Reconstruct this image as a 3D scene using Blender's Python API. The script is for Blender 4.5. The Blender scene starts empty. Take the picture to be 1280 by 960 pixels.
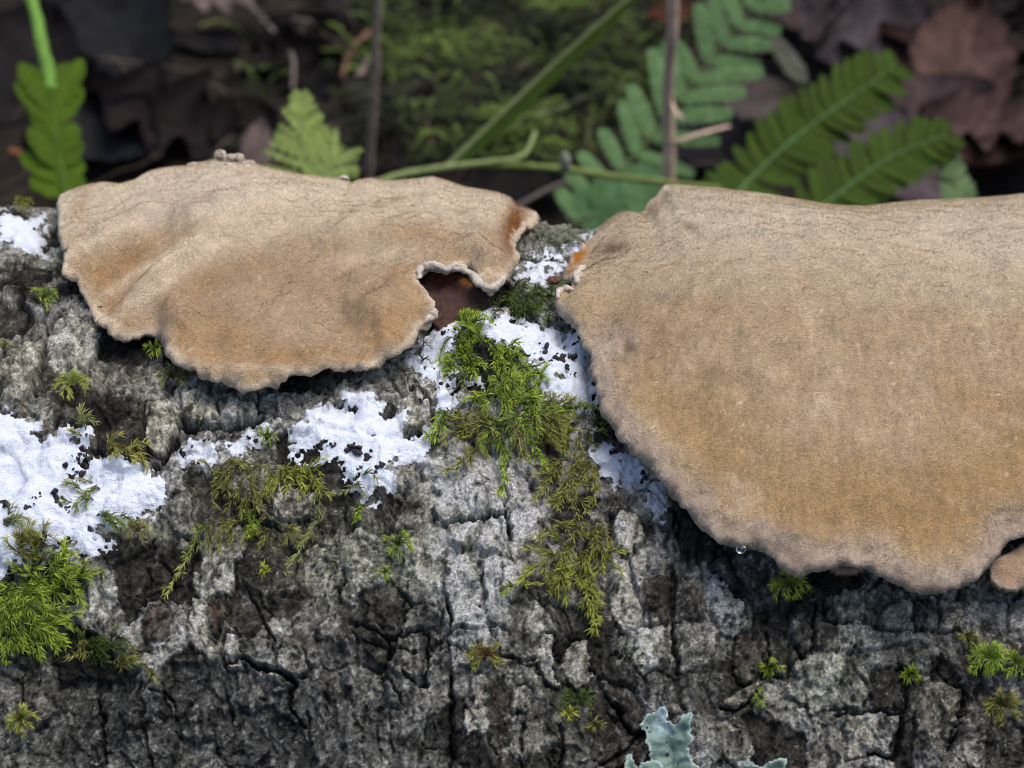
import bpy, math, random
import numpy as np
from mathutils import Vector
rnd = random.Random(7)
rng = np.random.default_rng(7)

# ------------------------------------------------------------------ camera, world, sun, exposure
# everything is laid out in centimetres and written to meshes in metres
S = 0.01
R = 11.0                      # log radius, axis along X through the origin
GZ = -10.6                    # ground height
PITCH = math.radians(33.0)
FPX = 2800.0                  # focal length in photograph pixels (1280 wide)
DCAM, BCAM = 42.0, 8.1
FWD = np.array([0.0, math.cos(PITCH), -math.sin(PITCH)])
UPV = np.array([0.0, math.sin(PITCH), math.cos(PITCH)])
RGT = np.array([1.0, 0.0, 0.0])
CAM = -DCAM * FWD + BCAM * UPV

scene = bpy.context.scene
col = scene.collection
cd = bpy.data.cameras.new('camera')
cam = bpy.data.objects.new('camera', cd)
col.objects.link(cam)
cam.location = Vector(CAM * S)
cam.rotation_euler = (math.pi / 2 - PITCH, 0, 0)
cd.sensor_width = 36.0
cd.lens = FPX / 1280.0 * 36.0
cd.clip_start = 0.01
cd.clip_end = 200.0
cd.dof.use_dof = True
cd.dof.focus_distance = 0.338
cd.dof.aperture_fstop = 33.0
scene.camera = cam

world = bpy.data.worlds.new("World")
scene.world = world
world.use_nodes = True
wn = world.node_tree
bg = wn.nodes['Background']
sky = wn.nodes.new('ShaderNodeTexSky')
sky.sky_type = 'NISHITA'
sky.sun_disc = False
SUN_EL, SUN_AZ = math.radians(73), math.radians(75)      # azimuth from +Y (behind the log) towards +X
sky.sun_elevation = SUN_EL
sky.sun_rotation = SUN_AZ
sky.air_density = 1.0
sky.dust_density = 4.0
sky.ozone_density = 0.5
wn.links.new(sky.outputs[0], bg.inputs[0])
bg.inputs[1].default_value = 0.15
sd = bpy.data.lights.new('sun', 'SUN')
sd.energy = 1.8
sd.angle = math.radians(42)
sd.color = (1.0, 0.96, 0.90)
sun = bpy.data.objects.new('sun', sd)
col.objects.link(sun)
sdir = Vector((math.sin(SUN_AZ) * math.cos(SUN_EL), math.cos(SUN_AZ) * math.cos(SUN_EL), math.sin(SUN_EL)))
sun.rotation_euler = (-sdir).to_track_quat('-Z', 'Y').to_euler()
sun.location = sdir * 3
scene.view_settings.view_transform = 'Standard'
scene.view_settings.look = 'None'
scene.view_settings.gamma = 1
scene.view_settings.exposure = 0.75
scene.render.film_transparent = False
scene.cycles.filter_width = 1.0

# ------------------------------------------------------------------ projection helpers
def ray(px, py):
    px = np.asarray(px, float); py = np.asarray(py, float)
    a = (px - 640) / FPX; b = (480 - py) / FPX
    return FWD + a[..., None] * RGT + b[..., None] * UPV

def proj(P):
    q = P - CAM
    d = q @ FWD
    return 640 + FPX * (q @ RGT) / d, 480 - FPX * (q @ UPV) / d

def cyl(u, phi, rho):
    """point on the log: u cm along the axis, phi from the camera side over the top, rho from the axis"""
    u, phi, rho = np.broadcast_arrays(np.asarray(u, float), phi, rho)
    return np.stack([u, -rho * np.cos(phi), rho * np.sin(phi)], -1)

def hit(px, py, rho=R):
    d = ray(px, py)
    dy, dz = d[..., 1], d[..., 2]
    A = dy * dy + dz * dz
    B = CAM[1] * dy + CAM[2] * dz
    Cc = CAM[1] ** 2 + CAM[2] ** 2 - np.asarray(rho, float) ** 2
    disc = np.maximum(B * B - A * Cc, 0)
    t = (-B - np.sqrt(disc)) / A
    P = CAM + d * t[..., None]
    return P[..., 0], np.arctan2(P[..., 2], -P[..., 1])

def tangent(px, py):
    """for silhouette pixels: (x, height above R) of the ray's closest approach to the axis"""
    d = ray(px, py)
    dy, dz = d[..., 1], d[..., 2]
    L = np.sqrt(dy * dy + dz * dz)
    dist = np.abs(CAM[1] * dz - CAM[2] * dy) / L
    t = -(CAM[1] * dy + CAM[2] * dz) / L ** 2
    return CAM[0] + d[..., 0] * t, dist - R

def at(px, py, depth):
    return CAM + ray(px, py) * np.asarray(depth, float)[..., None]

def ground_depth(px, py, z=GZ):
    return (z - CAM[2]) / ray(px, py)[..., 2]

# ------------------------------------------------------------------ numpy noise
def _h(ix, iy, s=0):
    n = (ix.astype(np.int64) * 374761393 + iy.astype(np.int64) * 668265263 + s * 1274126177) & 0xffffffff
    n = ((n ^ (n >> 13)) * 1274126177) & 0xffffffff
    n = ((n ^ (n >> 15)) * 2246822519) & 0xffffffff
    return ((n ^ (n >> 16)) & 0xffffff) / float(0x1000000)

def perlin(x, y, s=0):
    ix = np.floor(x); iy = np.floor(y)
    fx = x - ix; fy = y - iy
    ux = fx * fx * fx * (fx * (fx * 6 - 15) + 10); uy = fy * fy * fy * (fy * (fy * 6 - 15) + 10)
    def g(dx, dy):
        a = _h(ix + dx, iy + dy, s) * 2 * np.pi
        return np.cos(a) * (fx - dx) + np.sin(a) * (fy - dy)
    a = g(0, 0); b = g(1, 0); c = g(0, 1); d = g(1, 1)
    return 1.5 * ((a + ux * (b - a)) * (1 - uy) + (c + ux * (d - c)) * uy)

def fbm(x, y, o=4, s=0, gain=0.5, ridged=False):
    r = 0; a = 1; t = 0
    for i in range(o):
        n = perlin(x * 2 ** i + 17.3 * i, y * 2 ** i - 9.1 * i, s + i)
        if ridged: n = 1 - 2 * np.abs(n)
        r = r + a * n; t += a; a *= gain
    return r / t

def vor(x, y, s=0, jit=0.95, p=2.0):
    ix = np.floor(x); iy = np.floor(y)
    f1 = np.full(x.shape, 9.0); f2 = np.full(x.shape, 9.0); cid = np.zeros(x.shape, np.int64)
    cx = np.zeros(x.shape); cy = np.zeros(x.shape)
    for dx in (-1, 0, 1):
        for dy in (-1, 0, 1):
            jx, jy = ix + dx, iy + dy
            qx = jx + 0.5 + (_h(jx, jy, s) - 0.5) * jit; qy = jy + 0.5 + (_h(jx, jy, s + 5) - 0.5) * jit
            d = np.hypot(qx - x, qy - y) if p == 2.0 else (((qx - x) ** 2) ** 2 + ((qy - y) ** 2) ** 2) ** .25
            m = d < f1
            f2 = np.where(m, f1, np.minimum(f2, d))
            k = (jx.astype(np.int64) + 5000) * 20000 + jy.astype(np.int64) + 5000
            cid = np.where(m, k, cid); cx = np.where(m, qx, cx); cy = np.where(m, qy, cy)
            f1 = np.where(m, d, f1)
    return f1, f2, cid, cx, cy

def sst(a, b, x):
    t = np.clip((x - a) / (b - a), 0, 1)
    return t * t * (3 - 2 * t)

def hid(k, s=0):
    k = np.asarray(k)
    return _h(k % 100003, k // 100003, s)

def seg_dist(x, y, poly, closed=True):
    """distance to a polyline, nearest point, and inside flag"""
    poly = np.asarray(poly, float)
    n = len(poly)
    best = np.full(x.shape, 1e9); bx = np.zeros(x.shape); by = np.zeros(x.shape); ins = np.zeros(x.shape, bool)
    for i in range(n if closed else n - 1):
        x0, y0 = poly[i]; x1, y1 = poly[(i + 1) % n]
        ex, ey = x1 - x0, y1 - y0
        l2 = ex * ex + ey * ey + 1e-12
        t = np.clip(((x - x0) * ex + (y - y0) * ey) / l2, 0, 1)
        qx, qy = x0 + t * ex, y0 + t * ey
        d = (x - qx) ** 2 + (y - qy) ** 2
        m = d < best
        best = np.where(m, d, best); bx = np.where(m, qx, bx); by = np.where(m, qy, by)
        if closed:
            c = ((y0 > y) != (y1 > y))
            with np.errstate(divide='ignore', invalid='ignore'):
                xi = x0 + (y - y0) * ex / (ey if abs(ey) > 1e-12 else 1e-12)
            ins ^= c & (x < xi)
    return np.sqrt(best), bx, by, ins

def smooth_poly(pts, closed=True, n=3):
    """Catmull-Rom refinement"""
    p = np.asarray(pts, float); out = []
    N = len(p)
    for i in range(N if closed else N - 1):
        if closed: a, b, c, d = p[(i - 1) % N], p[i], p[(i + 1) % N], p[(i + 2) % N]
        else: a, b, c, d = p[max(i - 1, 0)], p[i], p[i + 1], p[min(i + 2, N - 1)]
        for k in range(n):
            t = k / n
            out.append(0.5 * ((2 * b) + (-a + c) * t + (2 * a - 5 * b + 4 * c - d) * t * t + (-a + 3 * b - 3 * c + d) * t ** 3))
    if not closed: out.append(p[-1])
    return np.array(out)

def lin(r, g, b):
    f = lambda c: (c / 255 / 12.92) if c / 255 <= 0.04045 else ((c / 255 + 0.055) / 1.055) ** 2.4
    return np.array([f(r), f(g), f(b)])

# ------------------------------------------------------------------ mesh and object helpers
def mesh_np(name, V, F, mat, smooth=True, colr=None):
    me = bpy.data.meshes.new(name)
    V = np.ascontiguousarray(V, np.float32); F = np.ascontiguousarray(F, np.int32)
    n, k = F.shape
    me.vertices.add(len(V)); me.vertices.foreach_set('co', V.ravel())
    me.loops.add(n * k); me.loops.foreach_set('vertex_index', F.ravel())
    me.polygons.add(n)
    me.polygons.foreach_set('loop_start', np.arange(0, n * k, k, dtype=np.int32))
    me.polygons.foreach_set('use_smooth', np.full(n, smooth, bool))
    me.update(calc_edges=True)
    if colr is not None:
        a = me.attributes.new('Col', 'FLOAT_COLOR', 'POINT')
        c = np.ones((len(V), 4), np.float32); c[:, :3] = np.clip(colr, 0, 1)
        a.data.foreach_set('color', c.ravel())
    me.materials.append(mat)
    return me

def props(o, label=None, cat=None, group=None, kind=None):
    if label: o['label'] = label
    if cat: o['category'] = cat
    if group: o['group'] = group
    if kind: o['kind'] = kind
    return o

def obj(name, V, F, mat, parent=None, origin=None, smooth=True, colr=None, **kw):
    """V in world centimetres; origin in world centimetres"""
    if origin is None:
        origin = np.array(parent['_o']) if parent is not None and '_o' in parent else np.zeros(3)
    o = bpy.data.objects.new(name, mesh_np(name, (V - origin) * S, F, mat, smooth, colr))
    col.objects.link(o)
    if parent is not None:
        o.parent = parent
    else:
        o.location = Vector(origin * S)
    return props(o, **kw)

ORIG = {}
def thing(name, origin, **kw):
    o = bpy.data.objects.new(name, None)
    o.empty_display_size = 0.01
    col.objects.link(o)
    o.location = Vector(np.asarray(origin) * S)
    ORIG[o.name] = np.asarray(origin, float)
    return props(o, **kw)

def part(name, V, F, mat, root, smooth=True, colr=None, **kw):
    return obj(name, V, F, mat, root, ORIG[root.name], smooth, colr, **kw)

def tube(P, r, n=8, cap=True):
    P = np.asarray(P, float); m = len(P)
    r = np.broadcast_to(np.asarray(r, float), (m,))
    T = np.gradient(P, axis=0); T /= np.linalg.norm(T, axis=1)[:, None] + 1e-9
    ref = np.array([0.3, 0.5, 0.81]); 
    A = np.cross(T, ref); A /= np.linalg.norm(A, axis=1)[:, None] + 1e-9
    B = np.cross(T, A)
    th = np.linspace(0, 2 * np.pi, n, endpoint=False)
    V = P[:, None, :] + r[:, None, None] * (np.cos(th)[None, :, None] * A[:, None, :] + np.sin(th)[None, :, None] * B[:, None, :])
    V = V.reshape(-1, 3)
    i = np.arange(m - 1)[:, None] * n; j = np.arange(n)[None, :]; j2 = (j + 1) % n
    F = np.stack([i + j, i + j2, i + n + j2, i + n + j], -1).reshape(-1, 4)
    if cap:
        V = np.vstack([V, P[0] - T[0] * r[0] * .4, P[-1] + T[-1] * r[-1] * .4])
        a = len(V) - 2; b = len(V) - 1
        F = np.vstack([F, [[a, (k + 1) % n, k, k] for k in range(n)], [[b, (m - 1) * n + k, (m - 1) * n + (k + 1) % n, (m - 1) * n + (k + 1) % n] for k in range(n)]])
        # degenerate quads -> triangles
    return V, F

def tri(F):
    F = np.asarray(F)
    if F.shape[1] == 3: return F
    T = np.vstack([F[:, [0, 1, 2]], F[:, [0, 2, 3]]])
    return T[(T[:, 0] != T[:, 1]) & (T[:, 1] != T[:, 2]) & (T[:, 0] != T[:, 2])]

def join(parts):
    Vs, Fs, Cs = [], [], []; n = 0
    for p in parts:
        V, F = p[0], tri(p[1])
        Vs.append(V); Fs.append(F + n); n += len(V)
        if len(p) > 2: Cs.append(np.broadcast_to(p[2], (len(V), 3)))
    return np.vstack(Vs), np.vstack(Fs), (np.vstack(Cs) if Cs else None)

# ------------------------------------------------------------------ materials
def mat(name, base=None, rough=0.8, noise=((60, 0.25),), bump=((40, 0.3, 0.0004),), spec=0.3, trans=0.0, ior=1.45, stretch=(1, 1, 1), sheen=0.0, sss=0.0, transl=0.0):
    """base None -> the vertex attribute Col. noise: (scale per cm, amount). bump: (scale per cm, strength, metres)"""
    m = bpy.data.materials.new(name); m.use_nodes = True
    nt = m.node_tree; N = nt.nodes; Lk = nt.links.new
    b = N['Principled BSDF']
    b.inputs['Roughness'].default_value = rough
    b.inputs['Specular IOR Level'].default_value = spec
    geo = N.new('ShaderNodeNewGeometry')
    mp = N.new('ShaderNodeMapping'); mp.inputs['Scale'].default_value = (100 * stretch[0], 100 * stretch[1], 100 * stretch[2])
    Lk(geo.outputs['Position'], mp.inputs['Vector'])
    if base is None:
        at_ = N.new('ShaderNodeAttribute'); at_.attribute_name = 'Col'; c = at_.outputs['Color']
    else:
        r_ = N.new('ShaderNodeRGB'); r_.outputs[0].default_value = (*base, 1); c = r_.outputs[0]
    for sc, amt in noise:
        nz = N.new('ShaderNodeTexNoise'); nz.inputs['Scale'].default_value = sc; nz.inputs['Detail'].default_value = 4
        Lk(mp.outputs[0], nz.inputs['Vector'])
        mr = N.new('ShaderNodeMapRange'); mr.inputs['From Min'].default_value = 0.25; mr.inputs['From Max'].default_value = 0.75
        mr.inputs['To Min'].default_value = 1 - amt; mr.inputs['To Max'].default_value = 1 + amt
        Lk(nz.outputs['Fac'], mr.inputs['Value'])
        mx = N.new('ShaderNodeVectorMath'); mx.operation = 'SCALE'
        Lk(c, mx.inputs[0]); Lk(mr.outputs[0], mx.inputs['Scale']); c = mx.outputs[0]
    Lk(c, b.inputs['Base Color'])
    prev = None
    for sc, st, dist in bump:
        nz = N.new('ShaderNodeTexNoise'); nz.inputs['Scale'].default_value = sc; nz.inputs['Detail'].default_value = 5
        nz.inputs['Roughness'].default_value = 0.65
        Lk(mp.outputs[0], nz.inputs['Vector'])
        bp = N.new('ShaderNodeBump'); bp.inputs['Strength'].default_value = st; bp.inputs['Distance'].default_value = dist
        Lk(nz.outputs['Fac'], bp.inputs['Height'])
        if prev is not None: Lk(prev, bp.inputs['Normal'])
        prev = bp.outputs[0]
    if prev is not None: Lk(prev, b.inputs['Normal'])
    if trans:
        b.inputs['Transmission Weight'].default_value = trans; b.inputs['IOR'].default_value = ior
    if sheen:
        b.inputs['Sheen Weight'].default_value = sheen; b.inputs['Sheen Roughness'].default_value = 0.5
    if sss:
        b.inputs['Subsurface Weight'].default_value = sss; b.inputs['Subsurface Radius'].default_value = (0.001, 0.0007, 0.0005)
        b.inputs['Subsurface Scale'].default_value = 1.0
    if transl:
        tl = N.new('ShaderNodeBsdfTranslucent'); Lk(c, tl.inputs['Color'])
        ms = N.new('ShaderNodeMixShader'); ms.inputs[0].default_value = transl
        out = N['Material Output']
        Lk(b.outputs[0], ms.inputs[1]); Lk(tl.outputs[0], ms.inputs[2]); Lk(ms.outputs[0], out.inputs['Surface'])
    return m

M_bark = mat('bark', None, 0.85, noise=((8, 0.35), (24, 0.55), (60, 0.5)), bump=((14, .6, 0.0010), (40, 1.0, 0.0008)), spec=0.18)
M_wood = mat('cut_wood', (0.16, 0.11, 0.065), 0.9, noise=((3, .3), (20, .2)), stretch=(0.2, 1, 1))
M_crust = mat('white_crust', None, 0.95, noise=((30, 0.05),), bump=((9, 0.35, 0.0008), (36, 0.7, 0.0004)), spec=0.05, sss=0.0)
M_gran = mat('granules', (0.012, 0.009, 0.014), 0.6, noise=((30, .4),), bump=((40, .6, .0003),))
M_cap = mat('cap_felt', None, 0.95, noise=((3, 0.10), (12, 0.12), (34, 0.26), (70, 0.3)), bump=((12, .5, 0.0008), (38, 1.0, 0.0007)), spec=0.06)
M_hair = mat('cap_hair', None, 0.95, noise=((7, 0.14), (28, 0.3)), bump=(), spec=0.05)
M_flesh = mat('torn_flesh', None, 0.6, noise=((12, 0.4), (40, .3)), bump=((14, 0.9, 0.0012), (40, .6, .0004)), spec=0.3)
M_moss = mat('moss', None, 0.6, noise=(), bump=(), spec=0.3, transl=0.35)
M_lichen = mat('lichen', None, 0.8, noise=((25, 0.15),), bump=((20, .6, .0004),), spec=0.3)
M_leaf = mat('fern_leaf', None, 0.75, noise=((4, 0.2),), bump=((8, .4, .0004),), spec=0.12, transl=0.3)
M_dead = mat('dead_leaf', None, 0.7, noise=((2.5, 0.30), (12, .2)), bump=((6, .6, .0008),), spec=0.07)
M_twig = mat('twig', None, 0.8, noise=((8, 0.3),), bump=((14, .6, .0004),), spec=0.3)
M_soil = mat('soil', None, 0.95, noise=((1.2, 0.4), (8, .4)), bump=((2, .8, .004), (9, .8, .0012)), spec=0.08)
M_drop = mat('water', (0.9, 0.95, 0.95), 0.05, noise=(), bump=(), spec=0.5, trans=1.0, ior=1.33)

# ------------------------------------------------------------------ LOG: one height field over (u, phi), split into bark plates
PLATES = [  # outline in photograph pixels, albedo, raise in cm
    ([(58,415),(75,395),(92,390),(105,402),(127,412),(120,435),(105,462),(75,465),(60,455)], (.40,.40,.35), .16),
    ([(0,450),(20,430),(50,415),(55,440),(45,480),(20,495),(0,505)], (.27,.26,.22), .10),
    ([(180,505),(205,498),(225,505),(222,530),(212,560),(198,565),(180,545)], (.36,.34,.28), .20),
    ([(120,330),(60,362),(52,352),(90,335)], (.22,.21,.18), .08),
    ([(229,490),(265,487),(272,510),(262,520),(230,518)], (.42,.40,.34), .24),
    ([(272,487),(320,483),(320,515),(295,520),(274,513)], (.36,.34,.28), .22),
    ([(503,487),(520,480),(535,500),(528,522),(505,530),(497,512)], (.38,.36,.32), .16),
    ([(767,640),(785,630),(808,640),(805,670),(785,690),(768,670)], (.40,.38,.33), .14),
    ([(765,692),(785,702),(800,770),(782,788),(762,760)], (.36,.35,.31), .12),
    ([(800,780),(832,778),(832,820),(805,840),(790,820)], (.36,.37,.34), .14),
    ([(590,840),(607,840),(608,878),(592,880)], (.33,.31,.27), .14),
    ([(640,855),(663,855),(660,885),(640,888)], (.30,.29,.26), .12),
    ([(577,885),(610,882),(610,915),(582,918)], (.34,.33,.29), .12),
    ([(612,860),(620,845),(634,860),(636,925),(622,940),(610,915)], (.075,.065,.056), .03),
    ([(920,790),(940,788),(952,810),(950,845),(930,858),(918,840)], (.115,.10,.08), .10),
    ([(900,885),(928,860),(957,850),(950,870),(920,884)], (.30,.28,.23), .16),
    ([(240,738),(252,745),(258,775),(254,805),(240,808),(232,790)], (.38,.36,.32), .14),
    ([(172,765),(200,745),(212,770),(205,795),(180,795)], (.105,.085,.07), .12),
    ([(262,740),(278,742),(278,770),(268,790),(258,775)], (.12,.09,.07), .04),
    ([(280,790),(297,790),(300,828),(285,830),(275,810)], (.38,.37,.35), .14),
    ([(850,720),(880,715),(885,770),(852,765)], (.17,.155,.13), .10),
    ([(889,700),(915,730),(930,752),(922,790),(905,785),(890,760)], (.34,.35,.36), .12),
    ([(805,712),(840,715),(838,770),(808,765)], (.075,.066,.056), .04),
    ([(1032,742),(1060,736),(1100,735),(1098,765),(1075,775),(1035,770)], (.24,.24,.20), .16),
    ([(1102,757),(1140,740),(1142,785),(1110,778)], (.26,.26,.22), .14),
    ([(1145,745),(1175,745),(1172,785),(1147,787)], (.15,.15,.14), .10),
    ([(1177,742),(1210,745),(1205,785),(1177,783)], (.20,.19,.17), .12),
    ([(985,840),(1010,810),(1060,820),(1088,860),(1080,883),(1020,885),(985,870)], (.23,.24,.21), .05),
    ([(1092,835),(1130,835),(1125,883),(1090,886)], (.07,.06,.055), .02),
    ([(1060,897),(1092,893),(1092,940),(1060,950)], (.32,.31,.27), .12),
    ([(1150,845),(1205,855),(1195,900),(1180,950),(1150,920)], (.16,.15,.13), .14),
    ([(705,800),(732,790),(740,840),(728,862),(706,845)], (.30,.29,.26), .12),
    ([(675,790),(690,788),(692,835),(702,855),(685,850),(673,825)], (.37,.37,.35), .14),
    ([(1215,800),(1250,790),(1280,800),(1280,835),(1240,840),(1215,830)], (.13,.12,.105), .10),
    ([(345,605),(362,600),(392,610),(393,635),(350,640),(336,625)], (.34,.31,.27), .14),
    ([(150,600),(185,585),(205,600),(190,650),(170,672),(150,665)], (.26,.24,.19), .10),
    ([(25,830),(60,825),(70,880),(40,910),(20,890)], (.11,.11,.10), .08),
]
CREV = [  # crevice polylines in pixels: points, width cm, depth cm
    ([(168,572),(185,578),(205,572),(216,548),(224,528)], .10, .42),
    ([(224,528),(255,527),(300,527),(325,520)], .13, .45),
    ([(512,478),(530,492),(541,515),(532,533),(505,542)], .07, .32),
    ([(275,826),(305,820),(320,830),(345,833),(365,850),(360,878),(380,905)], .07, .38),
    ([(558,740),(565,785)], .07, .35), ([(535,787),(530,850),(500,840)], .05, .28),
    ([(531,787),(548,783),(561,799),(584,810),(625,814),(662,829)], .05, .25),
    ([(764,637),(762,690)], .08, .3), ([(782,690),(790,712),(805,772)], .04, .25),
    ([(775,787),(812,776),(850,770)], .035, .2), ([(1016,740),(1018,772),(1014,815)], .05, .3),
    ([(1032,772),(1065,776),(1100,778),(1145,789),(1194,784)], .06, .25),
    ([(901,887),(931,883),(957,850)], .06, .3), ([(1047,889),(1092,890),(1130,889),(1134,838)], .05, .28),
    ([(1190,937),(1200,900),(1207,862)], .05, .28), ([(120,862),(124,910),(127,952)], .06, .3),
    ([(187,859),(200,862),(214,877),(220,915)], .04, .22), ([(281,862),(285,900)], .06, .25),
    ([(382,889),(386,930)], .05, .25), ([(431,705),(424,750)], .06, .25), ([(450,799),(520,812)], .04, .22),
    ([(594,622),(591,655)], .03, .2), ([(628,700),(628,740)], .03, .2), ([(700,740),(715,780),(700,820)], .03, .2),
    ([(0,365),(40,352),(75,345)], .10, .35), ([(56,390),(55,442),(40,485)], .05, .25), ([(128,415),(118,445),(100,470)], .06, .28),
    ([(180,500),(179,545)], .03, .25), ([(226,488),(226,528)], .03, .28), ([(321,482),(322,518)], .03, .3),
    ([(320,610),(350,645),(392,640)], .03, .2), ([(565,840),(563,890),(562,960)], .06, .3), ([(455,880),(452,930)], .04, .2),
    ([(843,700),(842,775),(848,840)], .06, .32), ([(960,790),(965,850)], .05, .25),
    ([(735,455),(745,505),(760,535)], .10, .3), ([(695,420),(720,445)], .10, .2), ([(1090,940),(1120,945),(1128,895)], .10, .35),
    ([(200,690),(215,720),(170,740)], .04, .2), ([(305,720),(330,780),(345,800)], .05, .22), ([(485,880),(490,940)], .035, .18),
    ([(700,905),(705,960)], .06, .3), ([(655,900),(650,960)], .04, .24),
]
TONE = [  # broad patches of bark colour: x, y, rx, ry, rgb, weight   (lichen, weathering, and painted shade under caps and plates)
    (610, 640, 90, 110, (.60,.62,.60), .85), (600, 590, 60, 40, (.55,.56,.55), .6), (810, 790, 28, 60, (.46,.46,.42), .7), (785, 690, 22, 60, (.44,.43,.38), .6), (900, 735, 24, 50, (.36,.37,.37), .5), (560, 600, 60, 40, (.42,.45,.46), .5), (590, 755, 45, 50, (.40,.44,.47), .6), (800, 720, 45, 130, (.34,.35,.33), .45),
    (700, 700, 90, 80, (.32,.31,.27), .4), (430, 690, 110, 70, (.22,.23,.17), .5), (90, 450, 100, 55, (.27,.27,.23), .4),
    (60, 620, 60, 30, (.3,.3,.28), .2), (430, 450, 80, 40, (.20,.20,.15), .5), (250, 900, 260, 70, (.075,.08,.084), .8),
    (80, 820, 120, 50, (.055,.052,.045), .8), (430, 900, 100, 60, (.13,.135,.135), .6), (130, 500, 110, 70, (.15,.13,.10), .45),
    (720, 900, 60, 80, (.09,.085,.07), .6), (870, 850, 60, 60, (.08,.08,.07), .6), (930, 900, 50, 50, (.09,.085,.07), .6),
    (1040, 830, 90, 60, (.22,.23,.21), .5), (1180, 880, 100, 80, (.09,.085,.08), .55), (950, 740, 50, 45, (.06,.055,.05), .7),
    (250, 650, 60, 60, (.15,.14,.12), .4), (330, 620, 90, 60, (.14,.15,.08), .4), (150, 430, 50, 30, (.08,.075,.06), .6),
    (330, 780, 90, 60, (.14,.13,.115), .4), (30, 245, 60, 25, (.07,.07,.06), .7), (700, 290, 60, 30, (.17,.17,.13), .6),
    (480, 600, 50, 60, (.2,.2,.18), .4), (640, 900, 60, 60, (.15,.15,.14), .4), (390, 930, 120, 40, (.10,.105,.11), .5),
    (870, 640, 40, 60, (.05,.05,.04), .7), (1240, 920, 60, 60, (.2,.19,.16), .5), (120, 515, 60, 34, (.045,.04,.032), .95), (50, 355, 75, 30, (.045,.042,.036), .95), (240, 435, 90, 34, (.055,.05,.042), .85), (155, 430, 40, 40, (.045,.042,.035), .85), (400, 470, 60, 16, (.08,.078,.06), .6), (190, 560, 40, 14, (.03,.028,.024), .8), (160, 690, 70, 26, (.06,.055,.045), .7),
    (700, 830, 26, 60, (.075,.07,.06), .5), (830, 800, 30, 60, (.06,.058,.05), .5), (940, 640, 90, 50, (.04,.038,.032), .6), (1120, 860, 40, 40, (.05,.048,.042), .5), (170, 680, 60, 30, (.09,.085,.07), .6), (480, 470, 70, 20, (.24,.24,.20), .5), (20, 400, 40, 20, (.10,.09,.075), .5), (520, 640, 30, 60, (.2,.19,.15), .4),
]
_plate_uv = []
for pts, c, h in PLATES:
    q = np.array(pts, float); u_, p_ = hit(q[:, 0], q[:, 1], R + .1)
    _plate_uv.append((np.stack([u_, p_ * R], 1), c, h))
_crev_uv = []
for pts, w, d in CREV:
    q = smooth_poly(pts, False, 4); u_, p_ = hit(q[:, 0], q[:, 1], R + .05)
    _crev_uv.append((np.stack([u_, p_ * R], 1), w, d))

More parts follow.
